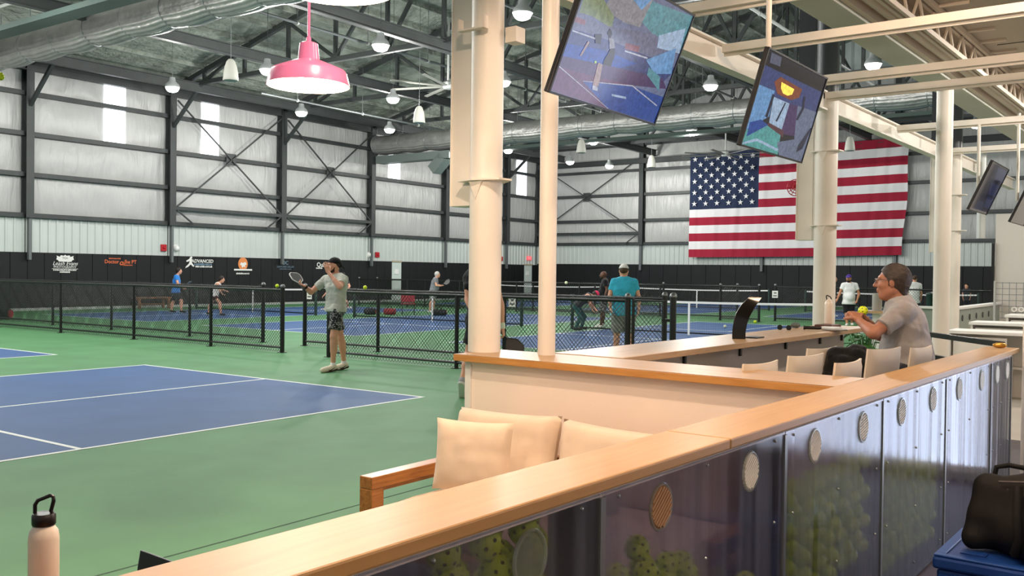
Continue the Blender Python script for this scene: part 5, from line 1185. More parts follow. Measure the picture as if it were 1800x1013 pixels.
def hand(F, W, Hc, side, nrm, s, curl=.5, spread=.08, thumb=1):
    """palm, four bent fingers of different length and a thumb from the side of the palm"""
    d = nz(Hc-W); side = nz(side-d*(side@d)); n = np.cross(d, side)
    if n@nrm < 0: n = -n
    base = W+d*.012*s; pal = W+d*.085*s
    for o_ in (-.026, -.009, .009, .026): F.cone(base+side*o_*.7*s, pal+side*o_*s, .017*s, .0135*s, .012*s)
    for i, (o_, L) in enumerate(((-.030, .070), (-.010, .084), (.011, .080), (.031, .062))):
        p = pal+side*o_*s; dirv = rotv(d, n, 0)+side*(o_*spread*28); dirv = nz(dirv); r = .0098*s
        for j, fr in enumerate((.46, .31, .23)):
            dirv = nz(rotv(dirv, np.cross(dirv, n), curl*(.7 if j == 0 else 1.0)))
            q = p+dirv*L*fr*s; F.cone(p, q, r, r*.92, .004*s); p = q; r *= .93
    tdir0 = None
    tb = W+d*.028*s+side*(-.032*thumb)*s; tdir = nz(d*.75-side*thumb*.65+n*.35) if curl < 1.4 else nz(d*.6+n*.6-side*thumb*.2)
    q = tb+tdir*.042*s; F.cone(W+d*.02*s-side*thumb*.015*s, tb, .016*s, .0135*s, .01*s); F.cone(tb, q, .0135*s, .0115*s, .006*s); F.cone(q, q+nz(tdir+d*.5+n*.3)*.03*s, .0112*s, .009*s, .005*s)
def person(name_label, J, az, h, s=1.0, skin_m=None, shirt=None, bottom=None, shoes=None, hair=None, hair_style='short', cap=None, cap_back=False, beard=None, pitch=0, belly=0., female=False, shorts_len=.62, pants=False, sleeve=.58, tank=False, curl=(.5, .5), shirt_seed=1, pony=False, extras=None, glasses=None, sock=None, thin=1.0, handspread=(.08, .08), head_s=1.0):
    J = {k: np.array(v, float) for k, v in J.items()}
    feet = (J['al']+J['ar'])/2; gz = min(0.0, 0.0)
    root = thing('person', name_label, 'person', (float(feet[0]), float(feet[1]), 0.0 if min(J['tl'][2], J['tr'][2]) < .3 else float(min(J['tl'][2], J['tr'][2]))-.02))
    ground = 0.0 if min(J['tl'][2], J['tr'][2]) < .3 else -9
    pts = np.array(list(J.values())); lo, hi = pts.min(0)-.20, pts.max(0)+.20
    up0 = np.array([0, 0, 1.0]); fwd0 = np.array([math.cos(math.radians(az)), math.sin(math.radians(az)), 0])
    a = math.radians(pitch); f = fwd0*math.cos(a)+up0*math.sin(a); u = nz(up0*math.cos(a)-fwd0*math.sin(a)); l = np.cross(u, f)
    N, P, H = J['neck'], J['pelvis'], J['head']; spine = nz(N-P); lat = nz(J['sl']-J['sr']); bf = nz(np.cross(lat, spine))
    if bf@fwd0 < -.2: bf = -bf if abs(bf@fwd0) > .5 and False else bf
    C = P+(N-P)*.66; Wc = P+(N-P)*.33; sh = .5*np.linalg.norm(J['sl']-J['sr']); tw = thin
    def torso(F, d, k=.05):
        F.cone(J['hipl']+d*0, J['hipr'], .112*s*tw+d, .112*s*tw+d, k)
        F.cone(P-lat*.075*s, P+lat*.075*s, .115*s*tw+d, .115*s*tw+d, k)
        F.cone(Wc-lat*(.055 if female else .072)*s, Wc+lat*(.055 if female else .072)*s, .104*s*tw+d, .104*s*tw+d, k)
        F.cone(C-lat*sh*.42, C+lat*sh*.42, .112*s*tw+d, .112*s*tw+d, k)
        F.cone(P+(N-P)*.84-lat*sh*.5, P+(N-P)*.84+lat*sh*.5, .088*s+d, .088*s+d, k)
        F.cone(J['sr']-spine*.015, N-spine*.035, .048*s+d, .062*s+d, k); F.cone(J['sl']-spine*.015, N-spine*.035, .048*s+d, .062*s+d, k)
        if belly: F.ell(Wc+bf*.075*s-spine*.02, (bf, lat, spine), (.105*s+d+belly, .14*s+d, .15*s+d), k)
        if female:
            for q in (-1, 1): F.ell(C+bf*.085*s+lat*q*.065*s+spine*.0, (bf, lat, spine), (.055*s+d, .058*s+d, .06*s+d), k*.7)
    B = Field(lo, hi, h)
    torso(B, 0)
    B.cone(N-spine*.06, H-u*.06*s-f*.015*s, .062*s, .055*s, .03)
    hs = s*head_s
    for side_, S_, E_, W_, Hd, hl, hr in (('l', J['sl'], J['el'], J['wl'], J['hl'], J['hipl'], 0), ('r', J['sr'], J['er'], J['wr'], J['hr'], J['hipr'], 1)):
        B.cone(S_, E_, .052*s, .041*s, .03); B.cone(S_+(E_-S_)*.2, S_+(E_-S_)*.6, .05*s, .045*s, .02)
        B.cone(E_, W_, .041*s, .0265*s, .015); B.cone(E_+(W_-E_)*.12, E_+(W_-E_)*.42, .043*s, .038*s, .02)
        sd = np.cross(nz(Hd-W_), up0) if abs(nz(Hd-W_)@up0) < .9 else fwd0
        nr = -lat if side_ == 'l' else lat
        hand(B, W_, Hd, sd, nr, s, curl[hr], handspread[hr], 1 if side_ == 'l' else -1)
    for hp, kn, an, to in ((J['hipl'], J['kl'], J['al'], J['tl']), (J['hipr'], J['kr'], J['ar'], J['tr'])):
        B.cone(hp, kn, .088*s*tw, .056*s, .03); B.cone(kn, an, .053*s, .036*s, .02)
        bk = nz(np.cross(lat, nz(an-kn))); bk = bk if bk@fwd0 < 0 else -bk
        B.cone(kn+(an-kn)*.18+bk*.012, kn+(an-kn)*.5+bk*.014, .056*s, .048*s, .03)
        B.cone(an-np.array([0,0,.02]), to+np.array([0,0,.03]), .036*s, .03*s, .02)
    # head
    R = (f, l, u)
    B.ell(H+u*.022*hs-f*.012*hs, R, (.098*hs, .077*hs, .098*hs), .02)
    B.ell(H+f*.028*hs-u*.03*hs, R, (.068*hs, .062*hs, .095*hs), .025)
    B.cone(H+f*.04*hs-u*.085*hs, H+f*.062*hs-u*.092*hs, .034*hs, .026*hs, .025)
    for q in (-1, 1):
        B.cone(H+f*.0*hs-u*.055*hs+l*q*.05*hs, H+f*.055*hs-u*.09*hs+l*q*.015*hs, .022*hs, .022*hs, .025)
        B.ell(H+l*q*.079*hs-f*.004*hs+u*.0*hs, (f*.9+l*q*.35, nz(l-f*q*.3), u), (.02*hs, .009*hs, .033*hs), .006)
        B.cone(H+f*.083*hs+u*.036*hs+l*q*.012*hs, H+f*.072*hs+u*.036*hs+l*q*.045*hs, .012*hs, .011*hs, .012)
        B.ell(H+f*.096*hs+u*.016*hs+l*q*.03*hs, R, (.014*hs, .019*hs, .013*hs), .0, op='sub')
        B.ell(H+f*.06*hs-u*.018*hs+l*q*.042*hs, R, (.028*hs, .022*hs, .022*hs), .02)
    B.cone(H+f*.094*hs+u*.018*hs, H+f*.116*hs-u*.022*hs, .010*hs, .0135*hs, .012)
    B.cone(H+f*.099*hs-u*.024*hs-l*.012*hs, H+f*.099*hs-u*.024*hs+l*.012*hs, .010*hs, .010*hs, .008)
    B.cone(H+f*.094*hs-u*.05*hs-l*.018*hs, H+f*.094*hs-u*.05*hs+l*.018*hs, .009*hs, .009*hs, .008)
    B.cone(H+f*.092*hs-u*.062*hs-l*.015*hs, H+f*.092*hs-u*.062*hs+l*.015*hs, .0095*hs, .0095*hs, .008)
    B.cone(H+f*.106*hs-u*.056*hs-l*.02*hs, H+f*.106*hs-u*.056*hs+l*.02*hs, .0035*hs, .0035*hs, .0, op='sub')
    body = skin(B, 'body', skin_m, root)
    if h < .012:
        for q in (-1, 1):
            MB().lathe([(0,-.009*hs),(.008*hs,-.006*hs),(.010*hs,0),(.007*hs,.006*hs),(0,.008*hs)], H+f*.078*hs+u*.016*hs+l*q*.03*hs, 10, ax=f, cap=False).lathe([(.0,.0092*hs),(.0058*hs,.0078*hs)], H+f*.078*hs+u*.016*hs+l*q*.03*hs, 8, mi=1, ax=f, cap=False).build('eye', [M('eye_white', '#e6e2dc', .3), M('eye_dark', '#1c1410', .3)], body, smooth=60)
    # hair / beard / cap
    hl_, hh_ = H-.2*hs, H+.2*hs
    if hair is not None:
        G = Field(hl_-.06, hh_+.04, min(h, .012))
        back = [(H+f*.045*hs+u*.045*hs, nz(f*.75-u*.62))]
        if hair_style == 'buzz': G.ell(H+u*.025*hs-f*.014*hs, R, (.101*hs, .081*hs, .100*hs), 0, [(H+f*.03*hs+u*.05*hs, nz(f*.65-u*.75))])
        else:
            G.ell(H+u*.03*hs-f*.016*hs, R, (.108*hs, .087*hs, .106*hs), 0, back)
            G.cone(H-f*.055*hs-u*.02*hs, H-f*.06*hs-u*.075*hs, .055*hs, .035*hs, .02)
            for q in (-1, 1): G.cone(H+l*q*.07*hs+f*.012*hs+u*.02*hs, H+l*q*.072*hs+f*.012*hs-u*.02*hs, .013*hs, .008*hs, .01)
        if pony: G.cone(H-f*.1*hs+u*.02*hs, H-f*.15*hs-u*.1*hs, .03*hs, .018*hs, .02); G.cone(H-f*.15*hs-u*.1*hs, H-f*.14*hs-u*.2*hs, .02*hs, .008*hs, .02)
        G.wrinkle(.0022, 95/hs, 3.0)
        skin(G, 'hair', hair, root, 1)
    if beard is not None:
        G = Field(hl_, hh_, min(h, .01))
        G.cone(H+f*.03*hs-u*.075*hs-l*.05*hs, H+f*.068*hs-u*.092*hs, .024*hs, .033*hs, .02); G.cone(H+f*.03*hs-u*.075*hs+l*.05*hs, H+f*.068*hs-u*.092*hs, .024*hs, .033*hs, .02)
        for q in (-1, 1): G.cone(H+f*.03*hs-u*.075*hs+l*q*.052*hs, H+f*.008*hs-u*.02*hs+l*q*.068*hs, .02*hs, .008*hs, .015)
        G.cone(H+f*.1*hs-u*.042*hs-l*.02*hs, H+f*.1*hs-u*.042*hs+l*.02*hs, .0085*hs, .0085*hs, .006)
        for q in (-1, 1): G.cone(H+f*.1*hs-u*.042*hs+l*q*.02*hs, H+f*.082*hs-u*.07*hs+l*q*.032*hs, .008*hs, .01*hs, .008)
        skin(G, 'beard', beard, root, 1)
    if cap is not None:
        cf = -1 if cap_back else 1
        G = Field(hl_-.1, hh_+.1, min(h, .011))
        G.ell(H+u*.032*hs-f*.014*hs, R, (.112*hs, .092*hs, .108*hs), 0, [(H+u*.045*hs, nz(-u+f*.12*cf*-1))])
        capo = skin(G, 'cap', cap, root, 1)
        G = Field(hl_-.15, hh_+.15, min(h, .008))
        bc = H+u*.05*hs+f*cf*.125*hs; bu = nz(u+f*cf*.28 if not cap_back else u*.75-f*.75); bfw = np.cross(l, bu); bfw = bfw if bfw@(f*cf) > 0 else -bfw
        if cap_back: bc = H-f*.125*hs-u*.005*hs
        G.ell(bc, (bfw, l, bu), (.075*hs, .078*hs, .009*hs), 0); skin(G, 'cap_brim', cap, capo, 1)
    if glasses is not None:
        mb = MB()
        for q in (-1, 1):
            mb.path([H+f*(.112-.02*abs(math.cos(w_)*.5+q*.0))*hs+l*(q*.034+.022*math.cos(w_))*hs+u*(.012+.016*math.sin(w_))*hs for w_ in np.linspace(0, 6.283, 14, endpoint=False)], .0022, 5, closed=True)
            mb.path([H+f*.102*hs+l*q*.057*hs+u*.018*hs, H+f*.05*hs+l*q*.08*hs+u*.02*hs, H-f*.01*hs+l*q*.088*hs+u*.014*hs], .0024, 5)
        mb.path([H+f*.118*hs-l*.013*hs+u*.014*hs, H+f*.118*hs+l*.013*hs+u*.014*hs], .0022, 5)
        mb.build('glasses', glasses, root, smooth=50)
    # shirt
    if shirt is not None:
        T = Field(lo, hi, h); hemc = P-spine*.045
        torso(T, .017*s, .05)
        for q in (-1, 1): T.cone(C+lat*q*sh*.3-spine*.02, P+lat*q*.065*s-spine*.12, .125*s*tw, .128*s*tw, .04)
        T.cone(C, P-spine*.12, .13*s*tw, .132*s*tw, .04)
        T.cut(hemc, -spine)
        T.ell(N+spine*.045+bf*.02, (lat, bf, spine), (.072*s, .078*s, .07*s), op='sub')
        if tank: 
            for S_ in (J['sl'], J['sr']): T.ell(S_+spine*.0, (lat, bf, spine), (.085*s, .16*s, .1*s), op='sub')
        else:
            for S_, E_ in ((J['sl'], J['el']), (J['sr'], J['er'])):
                d = nz(E_-S_); e = S_+(E_-S_)*sleeve; T.cone(S_-spine*.008, e+d*.08, .065*s, .068*s, .045, [(e, d)])
        if h < .013: T.wrinkle(.0055, 30, shirt_seed); T.wrinkle(.0028, 62, shirt_seed+1.3)
        skin(T, 'shirt', shirt, root, 1)
    if bottom is not None:
        K = Field(lo, hi, h)
        K.cone(J['hipl'], J['hipr'], .126*s*tw, .126*s*tw, .04); K.cone(P-lat*.06, P+lat*.06, .122*s*tw, .122*s*tw, .04)
        K.cut(P+spine*.06, spine)
        for hp, kn, an in ((J['hipl'], J['kl'], J['al']), (J['hipr'], J['kr'], J['ar'])):
            if pants: K.cone(hp, kn, .105*s*tw, .072*s, .04); K.cone(kn, an, .07*s, .055*s, .03, [(an, nz(an-kn))])
            else:
                d = nz(kn-hp); e = hp+(kn-hp)*shorts_len; K.cone(hp, e+d*.1, .108*s*tw, .098*s, .035, [(e, d)])
        if h < .013: K.wrinkle(.004, 38, shirt_seed+2)
        skin(K, 'pants' if pants else 'shorts', bottom, root, 1)
    # shoes
    for an, to, kn in ((J['al'], J['tl'], J['kl']), (J['ar'], J['tr'], J['kr'])):
        if shoes is None: continue
        ft = nz(to-(an-nz(an-kn)*-.06)); shin = nz(an-kn); heel = an+shin*.045*s-nz(np.array([to[0]-an[0], to[1]-an[1], 0]))*.03*s
        sole_up = nz(np.cross(np.cross(to-heel, shin), to-heel)); sole_up = sole_up if sole_up@(-shin) > 0 else -sole_up
        lo2, hi2 = np.minimum(np.minimum(an, to), heel)-.12, np.maximum(np.maximum(an, to), heel)+.12
        G = Field(lo2, hi2, min(h, .012)); tt = to+sole_up*.025*s; hh = heel+sole_up*.018*s
        cuts = []
        G.cone(hh, tt, .042*s, .036*s, .02); G.cone(an+shin*.0, hh+(tt-hh)*.35, .044*s, .04*s, .03, [(an-shin*.012, -shin)])
        fd_ = nz(to-heel); G.cone(hh+(tt-hh)*.65, tt, .044*s, .032*s, .02)
        G.cut(heel-sole_up*.022*s, -sole_up)
        if ground == 0: G.cut(np.array([0, 0, .004]), np.array([0, 0, -1.0]))
        sh_o = skin(G, 'shoe', shoes[0], root, 1)
        if sock is not None:
            MB().lathe([(.043*s, -.02), (.042*s, .045*s), (.038*s, .05*s)], an, 14, ax=-shin, cap=False).build('sock', sock, root, smooth=50)
        if len(shoes) > 1 and sh_o is not None:
            S2 = Field(lo2, hi2, min(h, .010)); S2.cone(hh-sole_up*.02*s-fd_*.004, tt-sole_up*.026*s+fd_*.008, .047*s, .043*s, .01, [(heel-sole_up*.008*s, sole_up), (heel-sole_up*.034*s, -sole_up)])
            if ground == 0: S2.cut(np.array([0, 0, .001]), np.array([0, 0, -1.0]))
            skin(S2, 'sole', shoes[1], sh_o, 0)
    return root, dict(J=J, f=f, u=u, l=l, lat=lat, spine=spine, bf=bf)
PEOPLE = {
  'player': {'J': {'head': (10.438, 10.963, 1.666), 'neck': (10.463, 10.924, 1.522), 'pelvis': (10.45, 10.928, 0.989), 'sl': (10.424, 10.736, 1.461), 'sr': (10.461, 11.166, 1.455), 'el': (10.237, 10.616, 1.339), 'wl': (10.203, 10.842, 1.57), 'hl': (10.192, 10.896, 1.725), 'er': (10.291, 11.328, 1.243), 'wr': (10.168, 11.331, 1.339), 'hr': (10.112, 11.375, 1.37), 'hipl': (10.409, 10.847, 0.966), 'hipr': (10.502, 11.009, 0.967), 'kl': (10.323, 10.835, 0.557), 'kr': (10.565, 10.926, 0.523), 'al': (10.337, 10.855, 0.098), 'ar': (10.679, 10.961, 0.103), 'tl': (10.142, 10.883, 0.013), 'tr': (10.514, 10.982, 0.017)}, 'az': 154.5},
  'blue_tee': {'J': {'head': (20.582, 29.627, 1.511), 'neck': (20.539, 29.682, 1.345), 'pelvis': (20.512, 29.704, 0.757), 'sl': (20.642, 29.83, 1.313), 'sr': (20.418, 29.558, 1.315), 'el': (20.779, 29.854, 1.022), 'wl': (20.791, 29.662, 0.88), 'hl': (20.808, 29.551, 0.84), 'er': (20.404, 29.434, 1.061), 'wr': (20.524, 29.35, 0.929), 'hr': (20.614, 29.309, 0.888), 'hipl': (20.578, 29.766, 0.734), 'hipr': (20.451, 29.634, 0.738), 'kl': (20.54, 29.912, 0.379), 'kr': (20.569, 29.443, 0.412), 'al': (20.472, 29.913, 0.059), 'ar': (20.531, 29.401, 0.065), 'tl': (20.489, 29.715, 0.007), 'tr': (20.578, 29.248, 0.011)}, 'az': -19.7},
  'tank_woman': {'J': {'head': (20.459, 27.012, 1.243), 'neck': (20.395, 27.098, 1.11), 'pelvis': (20.313, 27.201, 0.696), 'sl': (20.502, 27.223, 1.088), 'sr': (20.272, 26.995, 1.073), 'el': (20.59, 27.197, 0.89), 'wl': (20.595, 26.984, 0.845), 'hl': (20.609, 26.878, 0.838), 'er': (20.277, 26.844, 0.861), 'wr': (20.399, 26.911, 0.741), 'hr': (20.465, 26.904, 0.711), 'hipl': (20.381, 27.261, 0.674), 'hipr': (20.245, 27.141, 0.678), 'kl': (20.293, 27.391, 0.356), 'kr': (20.357, 26.961, 0.426), 'al': (20.246, 27.45, 0.079), 'ar': (20.365, 26.905, 0.056), 'tl': (20.253, 27.301, 0.025), 'tr': (20.388, 26.734, 0.006)}, 'az': -26.9},
  'grey_senior': {'J': {'head': (28.28, 23.89, 1.487), 'neck': (28.24, 23.942, 1.351), 'pelvis': (28.172, 24.023, 0.835), 'sl': (28.37, 24.051, 1.305), 'sr': (28.09, 23.858, 1.308), 'el': (28.431, 24.012, 1.081), 'wl': (28.433, 23.837, 1.061), 'hl': (28.44, 23.741, 1.086), 'er': (28.06, 23.756, 1.064), 'wr': (28.227, 23.693, 1.042), 'hr': (28.318, 23.654, 1.076), 'hipl': (28.253, 24.063, 0.811), 'hipr': (28.096, 23.973, 0.814), 'kl': (28.31, 24.076, 0.428), 'kr': (28.054, 24.004, 0.434), 'al': (28.244, 24.073, 0.047), 'ar': (27.975, 24.019, 0.055), 'tl': (28.232, 23.915, 0.001), 'tr': (28.001, 23.894, 0.001)}, 'az': -34.7},
  'hidden_lunger': {'J': {'head': (27.103, 27.933, 1.399), 'neck': (27.089, 27.948, 1.248), 'pelvis': (26.964, 28.107, 0.664), 'sl': (27.015, 28.135, 1.198), 'sr': (27.189, 27.771, 1.157), 'el': (26.859, 28.431, 0.891), 'wl': (26.651, 28.54, 0.587), 'hl': (26.548, 28.596, 0.494), 'er': (27.185, 27.634, 0.974), 'wr': (27.031, 27.588, 0.791), 'hr': (26.954, 27.607, 0.745), 'hipl': (26.958, 28.2, 0.615), 'hipr': (26.982, 27.994, 0.62), 'kl': (26.688, 28.31, 0.314), 'kr': (27.094, 27.745, 0.369), 'al': (26.648, 28.529, 0.018), 'ar': (27.289, 27.809, 0.108), 'tl': (26.504, 28.557, -0.024), 'tr': (27.299, 27.623, 0.06)}, 'az': 206.0},
  'black_tee': {'J': {'head': (24.315, 14.082, 1.558), 'neck': (24.344, 14.039, 1.44), 'pelvis': (24.326, 14.047, 0.829), 'sl': (24.183, 13.935, 1.382), 'sr': (24.509, 14.133, 1.379), 'el': (24.142, 13.849, 1.106), 'wl': (24.065, 13.897, 0.87), 'hl': (24.045, 13.923, 0.786), 'er': (24.542, 14.216, 1.095), 'wr': (24.421, 14.261, 0.941), 'hr': (24.383, 14.278, 0.89), 'hipl': (24.247, 14.002, 0.797), 'hipr': (24.394, 14.106, 0.792), 'kl': (24.185, 14.028, 0.442), 'kr': (24.408, 14.128, 0.45), 'al': (24.18, 14.057, 0.052), 'ar': (24.406, 14.121, 0.092), 'tl': (24.059, 14.19, -0.008), 'tr': (24.299, 14.234, 0.031)}, 'az': 115.1},
  'pink_cap': {'J': {'head': (22.536, 13.298, 1.004), 'neck': (22.449, 13.42, 1.01), 'pelvis': (22.235, 13.71, 0.713), 'sl': (22.577, 13.515, 0.982), 'sr': (22.283, 13.376, 0.981), 'el': (22.604, 13.454, 0.776), 'wl': (22.573, 13.323, 0.622), 'hl': (22.557, 13.257, 0.561), 'er': (22.318, 13.338, 0.769), 'wr': (22.406, 13.297, 0.595), 'hr': (22.433, 13.257, 0.533), 'hipl': (22.321, 13.744, 0.678), 'hipr': (22.149, 13.675, 0.684), 'kl': (22.439, 13.589, 0.394), 'kr': (22.186, 13.564, 0.387), 'al': (22.391, 13.648, 0.099), 'ar': (22.111, 13.661, 0.086), 'tl': (22.388, 13.479, 0.059), 'tr': (22.134, 13.49, 0.046)}, 'az': -54.2, 'pitch': -50},
  'turq_tee': {'J': {'head': (15.777, 8.689, 1.652), 'neck': (15.776, 8.686, 1.522), 'pelvis': (15.769, 8.678, 0.849), 'sl': (15.668, 8.835, 1.449), 'sr': (15.889, 8.526, 1.454), 'el': (15.598, 8.89, 1.161), 'wl': (15.519, 8.823, 0.937), 'hl': (15.514, 8.793, 0.852), 'er': (15.92, 8.441, 1.168), 'wr': (15.851, 8.394, 0.943), 'hr': (15.844, 8.401, 0.856), 'hipl': (15.709, 8.761, 0.815), 'hipr': (15.829, 8.593, 0.817), 'kl': (15.734, 8.8, 0.431), 'kr': (15.874, 8.605, 0.434), 'al': (15.676, 8.785, 0.054), 'ar': (15.865, 8.607, 0.053), 'tl': (15.838, 8.901, 0.015), 'tr': (16.028, 8.67, 0.017)}, 'az': 28.9},
  'white_tee_cap': {'J': {'head': (31.687, 9.01, 1.544), 'neck': (31.697, 8.992, 1.403), 'pelvis': (31.683, 8.994, 0.734), 'sl': (31.818, 8.822, 1.349), 'sr': (31.582, 9.151, 1.344), 'el': (31.83, 8.71, 1.041), 'wl': (31.631, 8.724, 0.799), 'hl': (31.536, 8.769, 0.716), 'er': (31.515, 9.237, 1.069), 'wr': (31.368, 9.265, 0.883), 'hr': (31.29, 9.286, 0.808), 'hipl': (31.732, 8.924, 0.698), 'hipr': (31.633, 9.062, 0.696), 'kl': (31.627, 8.889, 0.363), 'kr': (31.534, 9.018, 0.361), 'al': (31.739, 8.896, 0.058), 'ar': (31.441, 8.968, 0.047), 'tl': (31.53, 8.809, 0.013), 'tr': (31.206, 8.918, 0.003)}, 'az': 180.9},
  'blond': {'J': {'head': (37.898, 11.33, 1.503), 'neck': (37.884, 11.346, 1.355), 'pelvis': (37.854, 11.371, 0.731), 'sl': (37.719, 11.318, 1.3), 'sr': (38.049, 11.372, 1.298), 'el': (37.64, 11.334, 1.028), 'wl': (37.705, 11.239, 0.849), 'hl': (37.744, 11.183, 0.805), 'er': (38.111, 11.363, 1.024), 'wr': (38.15, 11.304, 0.842), 'hr': (38.177, 11.266, 0.797), 'hipl': (37.763, 11.342, 0.687), 'hipr': (37.958, 11.379, 0.683), 'kl': (37.751, 11.333, 0.371), 'kr': (37.98, 11.357, 0.365), 'al': (37.736, 11.345, 0.053), 'ar': (37.978, 11.351, 0.046), 'tl': (37.815, 11.234, 0.01), 'tr': (38.057, 11.239, 0.002)}, 'az': -83.3},
  'white_tee_back': {'J': {'head': (35.724, 7.842, 1.569), 'neck': (35.717, 7.848, 1.426), 'pelvis': (35.695, 7.859, 0.732), 'sl': (35.592, 8.02, 1.352), 'sr': (35.83, 7.689, 1.347), 'el': (35.554, 8.064, 1.056), 'wl': (35.671, 8.067, 0.809), 'hl': (35.735, 8.061, 0.726), 'er': (35.858, 7.642, 1.062), 'wr': (35.957, 7.668, 0.835), 'hr': (35.972, 7.679, 0.753), 'hipl': (35.642, 7.933, 0.69), 'hipr': (35.754, 7.775, 0.693), 'kl': (35.686, 7.946, 0.321), 'kr': (35.811, 7.771, 0.324), 'al': (35.62, 7.944, -0.024), 'ar': (35.762, 7.745, -0.021), 'tl': (35.841, 8.011, -0.076), 'tr': (36.008, 7.778, -0.072)}, 'az': 7.4},
  'far_child': {'J': {'head': (44.691, 7.685, 1.27), 'neck': (44.69, 7.682, 1.146), 'pelvis': (44.687, 7.672, 0.651), 'sl': (44.618, 7.782, 1.095), 'sr': (44.762, 7.581, 1.098), 'el': (44.588, 7.818, 0.897), 'wl': (44.492, 7.775, 0.701), 'hl': (44.505, 7.754, 0.627), 'er': (44.79, 7.536, 0.901), 'wr': (44.664, 7.534, 0.705), 'hr': (44.649, 7.553, 0.63), 'hipl': (44.651, 7.722, 0.626), 'hipr': (44.723, 7.622, 0.627), 'kl': (44.649, 7.716, 0.328), 'kr': (44.721, 7.616, 0.33), 'al': (44.647, 7.711, 0.031), 'ar': (44.72, 7.61, 0.033), 'tl': (44.476, 7.692, -0.0), 'tr': (44.562, 7.571, 0.002)}, 'az': 159.8},
  'behind_column': {'J': {'head': (9.446, 7.256, 1.776), 'neck': (9.436, 7.266, 1.646), 'pelvis': (9.449, 7.229, 0.996), 'sl': (9.401, 7.415, 1.543), 'sr': (9.504, 7.116, 1.547), 'el': (9.304, 7.353, 1.248), 'wl': (9.225, 7.166, 1.049), 'hl': (9.226, 7.112, 0.987), 'er': (9.569, 7.034, 1.202), 'wr': (9.566, 6.995, 0.886), 'hr': (9.574, 6.981, 0.793), 'hipl': (9.399, 7.299, 0.959), 'hipr': (9.54, 7.188, 0.958), 'kl': (9.366, 7.368, 0.566), 'kr': (9.714, 7.277, 0.55), 'al': (9.173, 7.32, 0.253), 'ar': (9.783, 7.341, 0.125), 'tl': (9.292, 7.422, 0.032), 'tr': (9.951, 7.447, 0.048)}, 'az': 25.5},
  'seated': {'J': {'head': (7.294, 1.754, 1.557), 'neck': (7.32, 1.715, 1.431), 'pelvis': (7.402, 1.62, 0.891), 'sl': (7.159, 1.645, 1.358), 'sr': (7.501, 1.752, 1.363), 'el': (6.961, 1.797, 1.194), 'wl': (7.113, 1.947, 1.277), 'hl': (7.14, 1.996, 1.317), 'er': (7.448, 1.872, 1.152), 'wr': (7.259, 1.933, 1.277), 'hr': (7.203, 1.96, 1.316), 'hipl': (7.269, 1.598, 0.874), 'hipr': (7.479, 1.649, 0.861), 'kl': (6.992, 1.882, 0.851), 'kr': (7.319, 1.974, 0.833), 'al': (7.046, 1.829, 0.461), 'ar': (7.336, 1.905, 0.44), 'tl': (6.943, 1.937, 0.421), 'tr': (7.271, 2.029, 0.392)}, 'az': 97.2},
}

sk1 = M('skin_fair', '#d79f83', .5, 0, .35, var=.04, vscale=14); sk2 = M('skin_tan', '#b9805f', .5, 0, .35, var=.06, vscale=14); sk3 = M('skin_deep', '#5b3a28', .48, 0, .4, var=.05, vscale=14); sk4 = M('skin_ruddy', '#a8745c', .48, 0, .35, var=.07, vscale=16)
h_dk, h_br, h_bl, h_gr, h_gy = M('hair_dark', '#231a14', .6), M('hair_brown', '#46301f', .6), M('hair_blond', '#c39a5e', .6), M('hair_grey', '#c2bfb8', .7), M('hair_salt', '#352c26', .6, var=.4, vscale=60)
def cloth(n, h, v=.04): return M(n, h, .85, 0, .2, var=v, vscale=7, bump=.35, bscale=11, stretch=(1,1,.6), sheen=.15, bdist=.05)
c_sage, c_black, c_turq, c_blue, c_white, c_grey, c_warm, c_dkgr = cloth('tee_sage_grey', '#b9bcb0'), cloth('tee_black', '#131417'), cloth('tee_turquoise', '#38a9c6'), cloth('tee_blue', '#2f7fd0'), cloth('tee_white', '#eeeeec'), cloth('tee_grey', '#7b7e82'), cloth('tee_warm_grey', '#969290', .03), cloth('tee_dark_grey', '#3b3d42')
c_stone, c_maroon, c_navy, c_teal = cloth('shorts_stone', '#8f908c'), cloth('shorts_maroon', '#4d1c22'), cloth('shorts_navy', '#20242e'), cloth('leggings_teal', '#2c5b58')
def pattern_mat():
    m = bpy.data.materials.new('shorts_patterned'); m.use_nodes = True; nt = m.node_tree; b = nt.nodes['Principled BSDF']; b.inputs['Roughness'].default_value = .85
    tc = nt.nodes.new('ShaderNodeTexCoord'); n = nt.nodes.new('ShaderNodeTexNoise'); n.inputs['Scale'].default_value = 22; n.inputs['Detail'].default_value = 3; n.inputs['Distortion'].default_value = 2.2
    nt.links.new(tc.outputs['Object'], n.inputs[0]); r = nt.nodes.new('ShaderNodeValToRGB'); r.color_ramp.interpolation = 'CONSTANT'
    r.color_ramp.elements[0].color = lin('#17171a'); r.color_ramp.elements[1].position = .51; r.color_ramp.elements[1].color = lin('#4a4a4e'); e = r.color_ramp.elements.new(.55); e.color = lin('#c4c4c0'); e = r.color_ramp.elements.new(.615); e.color = lin('#1c1c20')
    nt.links.new(n.outputs[0], r.inputs[0]); nt.links.new(r.outputs[0], b.inputs['Base Color']); return m
c_pat = pattern_mat()
s_cream, s_white, s_black, s_grey = M('shoe_cream', '#e3d9c4', .6), M('shoe_white', '#e8e8e4', .6), M('shoe_black', '#1c1c1f', .6), M('shoe_grey', '#9a9c9c', .7)
m_sole, m_sole2 = M('sole_dark', '#3a2c20', .7), M('sole_white', '#dcdcd6', .6)
def D_(k): return PEOPLE[k]['J'], PEOPLE[k]['az']
